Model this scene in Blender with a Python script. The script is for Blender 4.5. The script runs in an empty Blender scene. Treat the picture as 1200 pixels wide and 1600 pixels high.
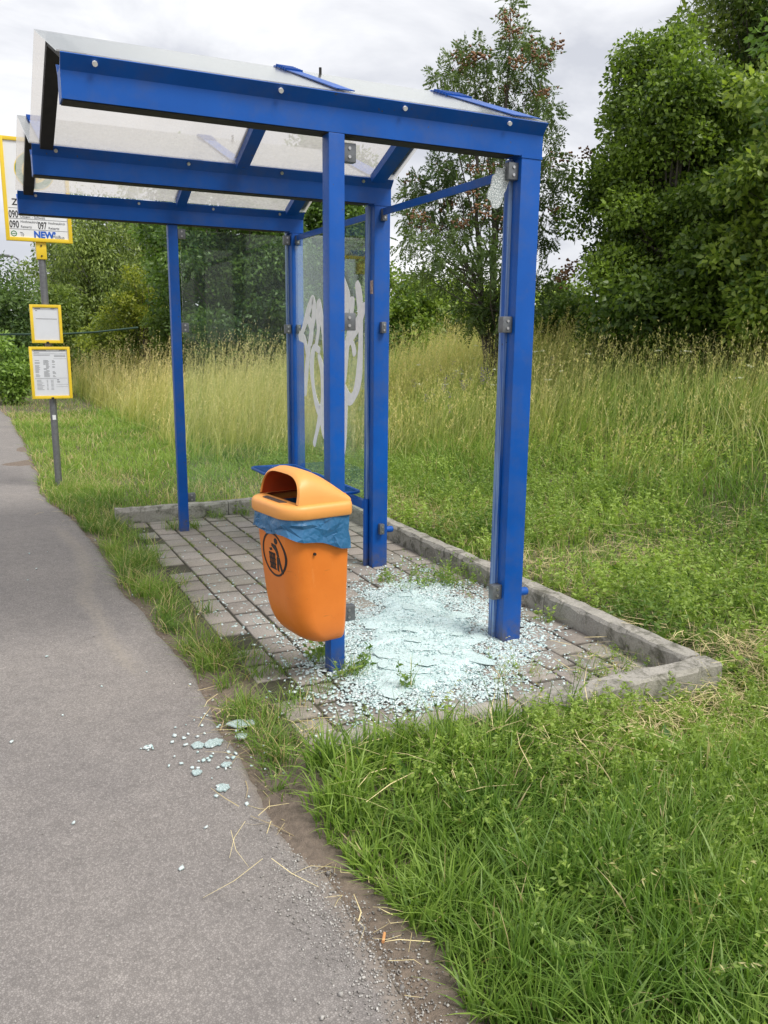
import bpy, bmesh, math, random
import numpy as np
from mathutils import Vector, Matrix, noise as mnoise

S = bpy.context.scene
COL = S.collection
R = np.random.RandomState(11)
random.seed(5)
rad = math.radians

# ------------------------------------------------------------------ camera
CAM = np.array([-1.3757, -3.2047, 1.45])
YAW, PIT, ROL, FPX = 0.4536, -0.2054, 0.0095, 1295.8
f0 = np.array([math.sin(YAW), math.cos(YAW), 0]); r0 = np.array([math.cos(YAW), -math.sin(YAW), 0]); u0 = np.array([0, 0, 1.])
FW = f0*math.cos(PIT) + u0*math.sin(PIT); _u = -f0*math.sin(PIT) + u0*math.cos(PIT)
RT = r0*math.cos(ROL) + _u*math.sin(ROL); UP = -r0*math.sin(ROL) + _u*math.cos(ROL)
cd = bpy.data.cameras.new('camera'); cam = bpy.data.objects.new('camera', cd); COL.objects.link(cam)
cam.matrix_world = Matrix(((RT[0], UP[0], -FW[0], CAM[0]), (RT[1], UP[1], -FW[1], CAM[1]), (RT[2], UP[2], -FW[2], CAM[2]), (0, 0, 0, 1)))
cd.sensor_fit = 'HORIZONTAL'; cd.sensor_width = 36; cd.lens = FPX/1200*36; cd.clip_start = .05; cd.clip_end = 2000
S.camera = cam

# ------------------------------------------------------------------ light, sky, exposure
SUN_AZ, SUN_EL = rad(150), rad(56)
W = bpy.data.worlds.new('World'); S.world = W; W.use_nodes = True
wn, wl = W.node_tree.nodes, W.node_tree.links
bg = wn['Background']
sky = wn.new('ShaderNodeTexSky'); sky.sky_type = 'NISHITA'; sky.sun_disc = False
sky.sun_elevation = SUN_EL; sky.sun_rotation = SUN_AZ; sky.air_density = 1; sky.dust_density = 2
tc = wn.new('ShaderNodeTexCoord'); mp = wn.new('ShaderNodeMapping'); mp.inputs['Scale'].default_value = (1.6, 1.6, 4.2)
n1 = wn.new('ShaderNodeTexNoise'); n1.inputs['Scale'].default_value = 1.7; n1.inputs['Detail'].default_value = 7; n1.inputs['Roughness'].default_value = .55; n1.inputs['Distortion'].default_value = .4
cr = wn.new('ShaderNodeValToRGB'); e = cr.color_ramp.elements
e[0].position = .36; e[0].color = (5.5, 5.65, 6.15, 1); e[1].position = .62; e[1].color = (9.6, 9.6, 9.7, 1)
mx = wn.new('ShaderNodeMix'); mx.data_type = 'RGBA'; mx.inputs['Factor'].default_value = .93
wl.new(tc.outputs['Generated'], mp.inputs['Vector']); wl.new(mp.outputs['Vector'], n1.inputs['Vector']); wl.new(n1.outputs['Fac'], cr.inputs['Fac'])
wl.new(sky.outputs['Color'], mx.inputs['A']); wl.new(cr.outputs['Color'], mx.inputs['B']); wl.new(mx.outputs['Result'], bg.inputs['Color'])
bg.inputs['Strength'].default_value = .085
sl = bpy.data.lights.new('sun', 'SUN'); sl.energy = 2.2; sl.angle = rad(22); sl.color = (1, .96, .89)
so = bpy.data.objects.new('sun', sl); COL.objects.link(so)
sd = Vector((math.sin(SUN_AZ)*math.cos(SUN_EL), math.cos(SUN_AZ)*math.cos(SUN_EL), math.sin(SUN_EL)))
so.rotation_euler = sd.to_track_quat('Z', 'Y').to_euler(); so.location = (4, -6, 12)
S.view_settings.view_transform = 'Standard'; S.view_settings.look = 'None'; S.view_settings.exposure = 0.6; S.view_settings.gamma = 1
S.render.engine = 'CYCLES'
S.cycles.max_bounces = 8; S.cycles.transparent_max_bounces = 16; S.cycles.caustics_reflective = False; S.cycles.caustics_refractive = False

# ------------------------------------------------------------------ materials
def lin(r, g, b):
    f = lambda c: (c/255/12.92 if c/255 <= .04045 else ((c/255+.055)/1.055)**2.4)
    return (f(r), f(g), f(b), 1)

class N:
    """a small node-tree writer"""
    def __init__(s, name):
        s.m = bpy.data.materials.new(name); s.m.use_nodes = True; s.t = s.m.node_tree; s.n = s.t.nodes; s.l = s.t.links
        s.b = s.n['Principled BSDF']; s.out = s.n['Material Output']
    def add(s, typ, **kw):
        x = s.n.new('ShaderNode'+typ)
        for k, v in kw.items():
            if hasattr(x, k) and k not in x.inputs: setattr(x, k, v)
            else: x.inputs[k.replace('_', ' ')].default_value = v
        return x
    def ln(s, a, b): s.l.new(a, b)
    def noise(s, scale, detail=4, rough=.55, coord='Object', vec=None, dist=0):
        x = s.add('TexNoise', Scale=scale, Detail=detail, Roughness=rough, Distortion=dist)
        s.ln(vec if vec is not None else s.coord(coord), x.inputs['Vector']); return x
    def coord(s, k='Object'):
        if not hasattr(s, '_tc'): s._tc = s.n.new('ShaderNodeTexCoord')
        return s._tc.outputs[k]
    def scaled(s, v, k='Object'):
        x = s.n.new('ShaderNodeMapping'); x.inputs['Scale'].default_value = v; s.ln(s.coord(k), x.inputs['Vector']); return x.outputs['Vector']
    def ramp(s, fac, stops):
        x = s.n.new('ShaderNodeValToRGB'); e = x.color_ramp.elements
        while len(e) < len(stops): e.new(.5)
        for i, (p, c) in enumerate(stops):
            e[i].position = p; e[i].color = c if len(c) == 4 else (*c, 1)
        s.ln(fac, x.inputs['Fac']); return x.outputs['Color']
    def mix(s, fac, a, b, mode='MIX'):
        x = s.n.new('ShaderNodeMix'); x.data_type = 'RGBA'; x.blend_type = mode
        for v, i in ((fac, x.inputs['Factor']), (a, x.inputs['A']), (b, x.inputs['B'])):
            if hasattr(v, 'is_output'): s.ln(v, i)
            else: i.default_value = v if not isinstance(v, tuple) or len(v) == 4 else (*v, 1)
        return x.outputs['Result']
    def bump(s, h, strength=.3, dist=.01, to=None):
        x = s.add('Bump', Strength=strength, Distance=dist); s.ln(h, x.inputs['Height']); s.ln(x.outputs['Normal'], (to or s.b).inputs['Normal']); return x
    def base(s, c):
        if hasattr(c, 'is_output'): s.ln(c, s.b.inputs['Base Color'])
        else: s.b.inputs['Base Color'].default_value = c

def plain(name, c, rough=.5, metal=0, var=.15, scale=8, bump=0):
    a = N(name); nz = a.noise(scale)
    d = tuple(x*(1-var) for x in c[:3]); l = tuple(min(1, x*(1+var)) for x in c[:3])
    a.base(a.ramp(nz.outputs['Fac'], [(.3, d), (.7, l)])); a.b.inputs['Roughness'].default_value = rough; a.b.inputs['Metallic'].default_value = metal
    if bump: a.bump(a.noise(scale*12).outputs['Fac'], bump, .002)
    return a.m

def make_blue(name, worn):
    a = N(name)
    big = a.noise(3.5, 5); fine = a.noise(60, 4)
    c = a.ramp(big.outputs['Fac'], [(.25, (.0018, .072, .34)), (.75, (.003, .098, .45))])
    st = a.noise(1, 5, .65, vec=a.scaled((55, 55, 1.1)))           # long scuffs down the metal
    msk = a.ramp(st.outputs['Fac'], [(.44 if worn else .70, (0, 0, 0)), (.60 if worn else .9, (.8, .8, .8) if worn else (.2, .2, .2))])
    c = a.mix(msk, c, (.30, .42, .60) if worn else (.16, .27, .46))
    sp = a.noise(34, 3); chip = a.ramp(sp.outputs['Fac'], [(.715, (0, 0, 0)), (.725, (1, 1, 1))])
    c = a.mix(chip, c, (.06, .075, .12))
    gr = a.noise(5, 6, .7); dm = a.ramp(gr.outputs['Fac'], [(.46, (0, 0, 0)), (.78, (.38, .38, .38))])
    c = a.mix(dm, c, (.10, .11, .13))
    sx = a.n.new('ShaderNodeSeparateXYZ'); a.ln(a.coord(), sx.inputs[0]); mz = a.add('MapRange'); a.ln(sx.outputs['Z'], mz.inputs['Value']); mz.inputs['From Min'].default_value = .0; mz.inputs['From Max'].default_value = .16; mz.inputs['To Min'].default_value = 1; mz.inputs['To Max'].default_value = 0
    sm = a.add('Math', operation='MULTIPLY'); a.ln(mz.outputs[0], sm.inputs[0]); a.ln(a.ramp(a.noise(22, 6, .75).outputs['Fac'], [(.36, (0, 0, 0)), (.62, (.85,)*3)]), sm.inputs[1])
    c = a.mix(sm.outputs[0], c, (.13, .115, .09))       # soil splashed up the feet of the posts
    a.base(c); a.ln(a.ramp(fine.outputs['Fac'], [(.3, (.34,)*3), (.7, (.5,)*3)]), a.b.inputs['Roughness']); a.b.inputs['Specular IOR Level'].default_value = .28
    a.bump(a.noise(220, 2).outputs['Fac'], .06, .002)
    return a.m
M_BLUE = make_blue('blue_paint', False); M_WORN = make_blue('scuffed_blue_paint', True)
M_RUBBER_SHADE = plain('dirty_rubber_and_shade', (.014, .013, .011, 1), .75, 0, .4, 20, .2)  # near-black for small fittings; on the end rafters it paints shade plus dirt
M_CLAMP = plain('cast_grey_metal', (.17, .18, .19, 1), .45, .6, .2, 30, .15)
M_BOLT = plain('steel_bolt', (.5, .5, .5, 1), .3, .9, .1)
M_WHITECAP = plain('white_cap', (.8, .8, .78, 1), .4)
M_GALV = N('galvanised_steel')
_a = M_GALV; _v = _a.add('TexVoronoi', Scale=45); _a.ln(_a.coord(), _v.inputs['Vector'])
_a.base(_a.mix(_a.noise(2.5, 6).outputs['Fac'], _a.ramp(_v.outputs['Distance'], [(.1, (.17, .18, .19)), (.7, (.25, .26, .27))]), (.14, .14, .145, 1)))
_a.b.inputs['Metallic'].default_value = .55; _a.b.inputs['Roughness'].default_value = .5; M_GALV = _a.m
M_YELLOW = plain('yellow_enamel', (.80, .56, .03, 1), .35, 0, .08, 6)
M_SIGNW = plain('white_sign_film', (.74, .75, .76, 1), .35, 0, .04, 5)
M_PAPER = plain('timetable_paper', (.66, .68, .72, 1), .22, 0, .05, 7)
M_INK = plain('black_ink', (.012, .012, .014, 1), .5)
M_GREYINK = plain('grey_ink', (.16, .165, .175, 1), .5)
M_GREEN = plain('sign_green', (.01, .16, .03, 1), .4)
M_NAVY = plain('sign_blue', (.01, .10, .48, 1), .4)
M_SPRAY = plain('white_spray_paint', (.93, .95, .95, 1), .55, 0, .08, 30)

def glass_mat(name, tint, milky, milk_col, rough=.03, dirt_scale=9):
    a = N(name); a.n.remove(a.b)
    tr = a.add('BsdfTransparent', Color=(*tint, 1)); gl = a.add('BsdfGlossy', Roughness=rough, Color=(.95, .98, .97, 1))
    lw = a.add('LayerWeight', Blend=.5); pw = a.add('Math', operation='POWER'); a.ln(lw.outputs['Facing'], pw.inputs[0]); pw.inputs[1].default_value = 4.5
    fr = a.add('Math', operation='MULTIPLY_ADD'); a.ln(pw.outputs[0], fr.inputs[0]); fr.inputs[1].default_value = .8; fr.inputs[2].default_value = .012
    tl = a.add('BsdfTranslucent', Color=(*milk_col, 1)); df = a.add('BsdfDiffuse', Color=(*milk_col, 1))
    mm = a.add('MixShader', Fac=.08); a.ln(tl.outputs[0], mm.inputs[1]); a.ln(df.outputs[0], mm.inputs[2])
    nz = a.noise(dirt_scale, 8, .7); nf = a.noise(dirt_scale*14, 3, .6)
    v = a.add('Math', operation='MULTIPLY'); a.ln(a.ramp(nz.outputs['Fac'], [(.25, (milky*.75,)*3), (.8, (milky*1.25,)*3)]), v.inputs[0]); a.ln(a.ramp(nf.outputs['Fac'], [(.3, (.82,)*3), (.75, (1.15,)*3)]), v.inputs[1])
    m1 = a.add('MixShader'); a.ln(v.outputs[0], m1.inputs[0]); a.ln(tr.outputs[0], m1.inputs[1]); a.ln(mm.outputs[0], m1.inputs[2])
    m2 = a.add('MixShader'); a.ln(fr.outputs[0], m2.inputs[0]); a.ln(m1.outputs[0], m2.inputs[1]); a.ln(gl.outputs[0], m2.inputs[2])
    a.ln(m2.outputs[0], a.out.inputs['Surface']); return a.m
M_GLASS = glass_mat('safety_glass', (.92, .96, .945), .028, (.62, .66, .62), .02, 3)
M_ROOF = glass_mat('weathered_acrylic', (.93, .925, .92), .44, (.70, .675, .645), .14, 4)

def crazed(name, scale, line, body, trans):
    a = N(name)
    v = a.add('TexVoronoi', feature='DISTANCE_TO_EDGE', Scale=scale); a.ln(a.coord(), v.inputs['Vector'])
    v2 = a.add('TexVoronoi', Scale=scale); a.ln(a.coord(), v2.inputs['Vector'])
    cell = a.ramp(v2.outputs['Color'], [(.2, tuple(x*.78 for x in body)), (.8, body)])
    a.base(a.mix(a.ramp(v.outputs['Distance'], [(.02, (1, 1, 1)), (.14, (0, 0, 0))]), cell, line))
    a.b.inputs['Roughness'].default_value = .14; a.b.inputs['Transmission Weight'].default_value = trans; a.b.inputs['IOR'].default_value = 1.45
    a.bump(v.outputs['Distance'], .5, .004); return a.m
M_CRAZED = crazed('crazed_safety_glass', 110, (.20, .25, .25), (.74, .78, .78), .05)
M_SHARD = crazed('crazed_shards', 170, (.58, .68, .68), (.36, .48, .48), .05)

def attr_leaf(name, rough=.55, trans=.3, spec=.35, var=.25, attr='Col'):
    a = N(name); at = a.n.new('ShaderNodeAttribute'); at.attribute_name = attr
    a.base(at.outputs['Color']); a.b.inputs['Roughness'].default_value = rough; a.b.inputs['Specular IOR Level'].default_value = spec
    tl = a.add('BsdfTranslucent'); a.ln(a.mix(1.0, at.outputs['Color'], (1.25, 1.3, .7, 1), 'MULTIPLY'), tl.inputs['Color'])
    m = a.add('MixShader', Fac=trans); a.ln(a.b.outputs[0], m.inputs[1]); a.ln(tl.outputs[0], m.inputs[2]); a.ln(m.outputs[0], a.out.inputs['Surface']); return a.m
M_LEAF = attr_leaf('tree_leaf', .42, .40, .5)
M_GRASS = attr_leaf('grass_blade', .45, .42, .4)
M_STRAW = attr_leaf('dry_straw', .7, .1, .2)
M_PLATE = crazed('heap_plates', 150, (.70, .82, .82), (.56, .73, .72), .0)
M_CHIP = N('glass_chips'); _a = M_CHIP; _at = _a.n.new('ShaderNodeAttribute'); _at.attribute_name = 'Col'; _a.base(_at.outputs['Color']); _a.b.inputs['Roughness'].default_value = .06; _a.b.inputs['Transmission Weight'].default_value = .12; M_CHIP = _a.m

def bark(name, c):
    a = N(name); v = a.scaled((30, 30, 5)); nz = a.noise(1, 6, .7, vec=v)
    a.base(a.ramp(nz.outputs['Fac'], [(.3, tuple(x*.45 for x in c)), (.7, c)])); a.b.inputs['Roughness'].default_value = .9; a.bump(nz.outputs['Fac'], .6, .02); return a.m
M_BARK = bark('grey_bark', (.13, .115, .095)); M_BIRCH = bark('pale_bark', (.32, .31, .28))

def concrete(name, c, moss):
    a = N(name); big = a.noise(7, 6, .65); fine = a.noise(90, 5, .7); sp = a.noise(230, 2)
    x = a.ramp(big.outputs['Fac'], [(.3, tuple(k*.55 for k in c)), (.7, c)])
    x = a.mix(.5, x, a.ramp(fine.outputs['Fac'], [(.3, tuple(k*.55 for k in c)), (.7, tuple(min(1, k*1.25) for k in c))]))
    x = a.mix(a.ramp(sp.outputs['Fac'], [(.66, (0, 0, 0)), (.72, (.6,)*3)]), x, (.07, .065, .055, 1))
    x = a.mix(a.ramp(a.noise(11, 6, .75, dist=.6).outputs['Fac'], [(.48, (0, 0, 0)), (.62, (moss,)*3)]), x, (.055, .055, .03, 1))
    a.base(x); a.b.inputs['Roughness'].default_value = .92
    h = a.add('Math', operation='ADD'); a.ln(fine.outputs['Fac'], h.inputs[0]); a.ln(sp.outputs['Fac'], h.inputs[1]); a.bump(h.outputs[0], .55, .006); return a.m
M_KERB = concrete('weathered_concrete', (.42, .395, .35), .75)

def paver_mat():
    a = N('paving_block'); at = a.n.new('ShaderNodeAttribute'); at.attribute_name = 'Col'
    fine = a.noise(130, 5, .7); big = a.noise(2.6, 5, .6)
    x = a.mix(1, at.outputs['Color'], a.ramp(fine.outputs['Fac'], [(.3, (.6, .6, .6)), (.7, (1.25, 1.25, 1.25))]), 'MULTIPLY')
    x = a.mix(a.ramp(big.outputs['Fac'], [(.45, (0, 0, 0)), (.75, (.45,)*3)]), x, (.16, .135, .105, 1))
    a.base(x); a.b.inputs['Roughness'].default_value = .9; a.bump(fine.outputs['Fac'], .4, .004); return a.m
M_PAVER = paver_mat()
M_JOINT = plain('mossy_joint_soil', (.075, .068, .04, 1), .95, 0, .5, 25, .3)

def soil():
    a = N('meadow_soil'); at = a.n.new('ShaderNodeAttribute'); at.attribute_name = 'Col'
    f = a.noise(35, 6, .7); g = a.noise(260, 3, .6)
    x = a.mix(1, at.outputs['Color'], a.ramp(f.outputs['Fac'], [(.3, (.6, .6, .6)), (.7, (1.3, 1.3, 1.3))]), 'MULTIPLY')
    x = a.mix(a.ramp(g.outputs['Fac'], [(.6, (0, 0, 0)), (.68, (.5,)*3)]), x, (.26, .235, .21, 1))
    a.base(x); a.b.inputs['Roughness'].default_value = .95
    h = a.add('Math', operation='ADD'); a.ln(f.outputs['Fac'], h.inputs[0]); a.ln(g.outputs['Fac'], h.inputs[1]); a.bump(h.outputs[0], .7, .012); return a.m
M_SOIL = soil()

def asphalt():
    a = N('old_asphalt'); at = a.n.new('ShaderNodeAttribute'); at.attribute_name = 'Col'     # R dirt, G sand, B cracks
    sp = a.n.new('ShaderNodeSeparateColor'); a.ln(at.outputs['Color'], sp.inputs[0])
    v = a.add('TexVoronoi', Scale=165); a.ln(a.coord(), v.inputs['Vector'])
    cells = a.ramp(v.outputs['Color'], [(.12, (.20, .184, .174)), (.5, (.262, .241, .228)), (.88, (.33, .305, .288))])
    ve = a.add('TexVoronoi', feature='DISTANCE_TO_EDGE', Scale=165); a.ln(a.coord(), ve.inputs['Vector'])
    x = a.mix(a.ramp(ve.outputs['Distance'], [(.03, (.65,)*3), (.2, (0, 0, 0))]), cells, (.135, .122, .115, 1))
    big = a.noise(1.1, 6, .6); x = a.mix(1, x, a.ramp(big.outputs['Fac'], [(.3, (.86, .86, .87)), (.7, (1.1, 1.09, 1.07))]), 'MULTIPLY')
    mid = a.noise(14, 5, .7); x = a.mix(1, x, a.ramp(mid.outputs['Fac'], [(.3, (.88, .88, .88)), (.7, (1.1, 1.1, 1.1))]), 'MULTIPLY')
    wsp = a.noise(330, 1); x = a.mix(a.ramp(wsp.outputs['Fac'], [(.75, (0, 0, 0)), (.79, (.6,)*3)]), x, (.40, .385, .365, 1))
    fine = a.noise(48, 7, .75)
    def masked(ch, soft):
        d = a.add('Math', operation='ADD'); a.ln(ch, d.inputs[0]); m = a.add('Math', operation='MULTIPLY_ADD'); a.ln(fine.outputs['Fac'], m.inputs[0]); m.inputs[1].default_value = soft; m.inputs[2].default_value = -soft*.5; a.ln(m.outputs[0], d.inputs[1])
        return a.ramp(d.outputs[0], [(.35, (0, 0, 0)), (.75, (1, 1, 1))])
    x = a.mix(masked(sp.outputs['Green'], .7), x, a.ramp(fine.outputs['Fac'], [(.3, (.24, .21, .175)), (.7, (.36, .32, .27))]))
    x = a.mix(masked(sp.outputs['Red'], .6), x, a.ramp(fine.outputs['Fac'], [(.3, (.15, .122, .10)), (.7, (.29, .25, .215))]))
    a.base(x); a.b.inputs['Roughness'].default_value = .88
    h = a.add('Math', operation='ADD'); a.ln(v.outputs['Distance'], h.inputs[0]); a.ln(fine.outputs['Fac'], h.inputs[1]); a.bump(h.outputs[0], .35, .004); return a.m
M_ASPHALT = asphalt()

def orange():
    a = N('orange_plastic'); g = a.noise(6, 5, .6)
    c = a.ramp(g.outputs['Fac'], [(.3, (.70, .185, .022)), (.7, (.77, .22, .03))])
    c = a.mix(a.ramp(a.noise(30, 6, .75).outputs['Fac'], [(.6, (0, 0, 0)), (.8, (.4,)*3)]), c, (.30, .12, .035, 1))
    sc_ = a.noise(1, 4, .7, vec=a.scaled((16, 16, 3))); c = a.mix(a.ramp(sc_.outputs['Fac'], [(.60, (0, 0, 0)), (.74, (.45,)*3)]), c, (.80, .42, .16, 1)); hs = a.noise(1, 3, .6, vec=a.scaled((9, 9, 120))); c = a.mix(a.ramp(hs.outputs['Fac'], [(.69, (0, 0, 0)), (.73, (.35,)*3)]), c, (.28, .10, .03, 1))
    a.base(c); a.b.inputs['Roughness'].default_value = .42; a.b.inputs['Subsurface Weight'].default_value = 0; a.bump(a.noise(160, 3).outputs['Fac'], .05, .002); return a.m
M_ORANGE = orange()
M_HOOD = plain('sunbleached_orange_plastic', (.82, .36, .09, 1), .45, 0, .06, 5, .05)
_a = N('blue_film'); _a.base(_a.ramp(_a.noise(12, 4).outputs['Fac'], [(.3, (.022, .115, .25)), (.7, (.035, .155, .32))])); _a.b.inputs['Roughness'].default_value = .3; _v = _a.add('TexVoronoi', feature='DISTANCE_TO_EDGE', Scale=26); _w = _a.noise(14, 3); _x = _a.add('VectorMath', operation='MULTIPLY_ADD'); _a.ln(_w.outputs['Color'], _x.inputs[0]); _x.inputs[1].default_value = (.06, .06, .06); _a.ln(_a.coord(), _x.inputs[2]); _a.ln(_x.outputs[0], _v.inputs['Vector']); _a.bump(_v.outputs['Distance'], .45, .012); M_BAG = _a.m

# ------------------------------------------------------------------ mesh helpers
class MB:
    def __init__(s): s.v = []; s.f = []; s.mi = []; s.cur = 0
    def add(s, vs, fs):
        o = len(s.v); s.v += [tuple(map(float, v)) for v in vs]
        for f in fs: s.f.append([i+o for i in f]); s.mi.append(s.cur)
        return s
    def box(s, a, b, bev=0):
        a, b = np.minimum(a, b), np.maximum(a, b)
        if bev <= 0:
            vs = [(x, y, z) for z in (a[2], b[2]) for y in (a[1], b[1]) for x in (a[0], b[0])]
            return s.add(vs, [(0, 2, 3, 1), (4, 5, 7, 6), (0, 1, 5, 4), (2, 6, 7, 3), (0, 4, 6, 2), (1, 3, 7, 5)])
        bm = bmesh.new(); r = bmesh.ops.create_cube(bm, size=1)
        for v in bm.verts: v.co = Vector([(a[i]+b[i])/2 + v.co[i]*(b[i]-a[i]) for i in range(3)])
        bmesh.ops.bevel(bm, geom=bm.edges[:], offset=bev, segments=2, profile=.6, affect='EDGES')
        bm.verts.index_update(); s.add([v.co for v in bm.verts], [[v.index for v in f.verts] for f in bm.faces]); bm.free(); return s
    def tube(s, pts, r, n=8, caps=True):
        pts = [Vector(p) for p in pts]; m = len(pts); rr = r if hasattr(r, '__len__') else [r]*m
        rings = []; ref = None
        for i, p in enumerate(pts):
            d = (pts[min(i+1, m-1)] - pts[max(i-1, 0)]).normalized()
            if ref is None: ref = Vector((0, 0, 1)) if abs(d.z) < .9 else Vector((1, 0, 0))
            a = (ref - d*ref.dot(d)); a = a.normalized() if a.length > 1e-4 else d.orthogonal().normalized(); ref = a; b = d.cross(a)
            rings += [p + (a*math.cos(t) + b*math.sin(t))*rr[i] for t in [2*math.pi*k/n for k in range(n)]]
        fs = [(i*n+k, i*n+(k+1) % n, (i+1)*n+(k+1) % n, (i+1)*n+k) for i in range(m-1) for k in range(n)]
        if caps: fs += [tuple(range(n))[::-1], tuple(range((m-1)*n, m*n))]
        return s.add(rings, fs)
    def prism_x(s, prof, x0, x1):
        n = len(prof); vs = [(x0, y, z) for y, z in prof] + [(x1, y, z) for y, z in prof]
        return s.add(vs, [tuple(range(n)), tuple(range(n, 2*n))[::-1]] + [(k, k+n, (k+1) % n+n, (k+1) % n) for k in range(n)])
    def build(s, name, mat, parent=None, smooth=False, loc=None, rotz=0):
        me = bpy.data.meshes.new(name); me.from_pydata(s.v, [], s.f)
        for m in (mat if isinstance(mat, (list, tuple)) else [mat]): me.materials.append(m)
        if any(s.mi): me.polygons.foreach_set('material_index', s.mi)
        bm = bmesh.new(); bm.from_mesh(me); bmesh.ops.recalc_face_normals(bm, faces=bm.faces[:]); bm.to_mesh(me); bm.free()
        if smooth:
            me.polygons.foreach_set('use_smooth', [True]*len(me.polygons))
            if smooth is not True: me.set_sharp_from_angle(angle=rad(smooth))
        o = bpy.data.objects.new(name, me); COL.objects.link(o)
        if parent: o.parent = parent
        if loc is not None: o.location = loc
        o.rotation_euler.z = rotz
        return o

def tag(o, label=None, cat=None, group=None, kind=None):
    for k, v in (('label', label), ('category', cat), ('group', group), ('kind', kind)):
        if v: o[k] = v
    return o
def empty(name, loc, label, cat, group=None, rotz=0):
    o = bpy.data.objects.new(name, None); COL.objects.link(o); o.location = loc; o.rotation_euler.z = rotz; o.empty_display_size = .2
    return tag(o, label, cat, group)

def big_mesh(name, parts, mat, parent=None, smooth=False):
    """parts: list of (V(n,3), F list of arrays (m,k), C(n,3)) joined into one object with a 'Col' point attribute"""
    V = np.concatenate([p[0] for p in parts]); C = np.concatenate([p[2] for p in parts]); off = 0; faces = []
    for p in parts:
        for f in p[1]: faces.append(f+off)
        off += len(p[0])
    me = bpy.data.meshes.new(name); me.vertices.add(len(V)); me.vertices.foreach_set('co', V.astype(np.float32).ravel())
    li = np.concatenate([f.ravel() for f in faces]); ks = np.concatenate([np.full(len(f), f.shape[1]) for f in faces])
    me.loops.add(len(li)); me.loops.foreach_set('vertex_index', li.astype(np.int32))
    me.polygons.add(len(ks)); me.polygons.foreach_set('loop_start', np.concatenate([[0], np.cumsum(ks)[:-1]]).astype(np.int32))
    me.update(calc_edges=True)
    at = me.attributes.new('Col', 'FLOAT_COLOR', 'POINT'); at.data.foreach_set('color', np.concatenate([C, np.ones((len(C), 1))], 1).astype(np.float32).ravel())
    if smooth: me.polygons.foreach_set('use_smooth', [True]*len(me.polygons))
    me.materials.append(mat); o = bpy.data.objects.new(name, me); COL.objects.link(o)
    if parent: o.parent = parent
    return o

_T = R.rand(256, 256)
def vn(x, y, s=0):
    x = np.asarray(x, float)+s*17.3; y = np.asarray(y, float)+s*7.1
    xi, yi = np.floor(x).astype(int), np.floor(y).astype(int); fx, fy = x-xi, y-yi; fx = fx*fx*(3-2*fx); fy = fy*fy*(3-2*fy)
    t = lambda i, j: _T[i % 256, j % 256]
    return (t(xi, yi)*(1-fx)+t(xi+1, yi)*fx)*(1-fy) + (t(xi, yi+1)*(1-fx)+t(xi+1, yi+1)*fx)*fy
def fbm(x, y, s=0): return .55*vn(x, y, s)+.3*vn(x*2.1, y*2.1, s+1)+.15*vn(x*4.3, y*4.3, s+2)
def ss(a, b, x): t = np.clip((np.asarray(x, float)-a)/(b-a), 0, 1); return t*t*(3-2*t)

# ------------------------------------------------------------------ ground plan
EY = np.array([-30, -2.3, -1.92, -1.68, -1.45, -1.2, -.9, -.7, -.4, -.1, .25, .7, 1.25, 1.82, 2.65, 3.29, 4.1, 4.95, 6.35, 9, 12.9, 15.1, 20, 40, 90.])
EX = np.array([-.62, -.61, -.60, -.59, -.58, -.60, -.63, -.64, -.63, -.62, -.60, -.62, -.64, -.70, -.69, -.70, -.76, -.90, -.86, -.86, -.86, -.98, -1.15, -2.2, -5.])
def xe(y): return np.interp(y, EY, EX) + (fbm(np.asarray(y)*3.1, 0, 3)-.5)*.10
GY = np.array([-30, -2.3, -1.92, -1.68, -1.45, -1.29, -1.09, -.91, -.7, -.4]); GX = np.array([-.5, -.54, -.52, -.47, -.50, -.54, -.60, -.64, -.63, -.60])
def xgrass(y): return np.where(np.asarray(y) < -.4, np.interp(y, GY, GX), xe(y)) + (fbm(np.asarray(y)*4+9, 2, 5)-.5)*.12
def hz(x, y):
    x = np.asarray(x, float); y = np.asarray(y, float)
    h = -.022 + .014*ss(-.56, -.46, x)*ss(-.9, -.7, y)*ss(-.36, -.40, x) + .05*ss(1.38, 1.6, x) + .95*ss(2.1, 6.6, x)*ss(-9, -1, y) + .10*ss(-1.45, -.98, y)*ss(-.735, -.83, y)*ss(-.68, -.54, x)*ss(1.0, .25, x)
    near = ss(1.5, 3, np.abs(x-.4)) + ss(3.8, 5, y)
    return h + (fbm(x*.8, y*.8, 8)-.5)*.10*np.clip(near, 0, 1) + (fbm(x*4, y*4, 9)-.5)*.02*ss(-.6, -.2, x)*np.clip(ss(-.84, -1.1, y)+ss(1.4, 1.6, x)+ss(3.6, 3.9, y), 0, 1)

def axis(lo, hi, c0, c1, step, grow=1.22):
    a = list(np.arange(c0, c1+1e-6, step)); s = step
    while a[-1] < hi: s *= grow; a.append(a[-1]+s)
    s = step
    while a[0] > lo: s *= grow; a.insert(0, a[0]-s)
    return np.array(a)
def grid_part(X, Y, Z, C):
    ny, nx = X.shape; idx = np.arange(nx*ny).reshape(ny, nx)
    F = np.stack([idx[:-1, :-1], idx[:-1, 1:], idx[1:, 1:], idx[1:, :-1]], -1).reshape(-1, 4)
    return (np.stack([X, Y, Z], -1).reshape(-1, 3), [F], C.reshape(-1, 3))
ax = axis(-400, 500, -2, 9, .1); ay = axis(-300, 700, -3.4, 9, .1)
X, Y = np.meshgrid(ax, ay); Z = hz(X, Y)
g = fbm(X*1.3, Y*1.3, 4)[..., None]
dirt = np.array([.215, .168, .132]); turf = np.array([.11, .105, .05])
wt = (ss(-.02, .25, X-xgrass(Y))*(1-.3*g[..., 0]))[..., None]
Cg = dirt*(1-wt) + turf*wt + (g-.5)*.03
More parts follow.
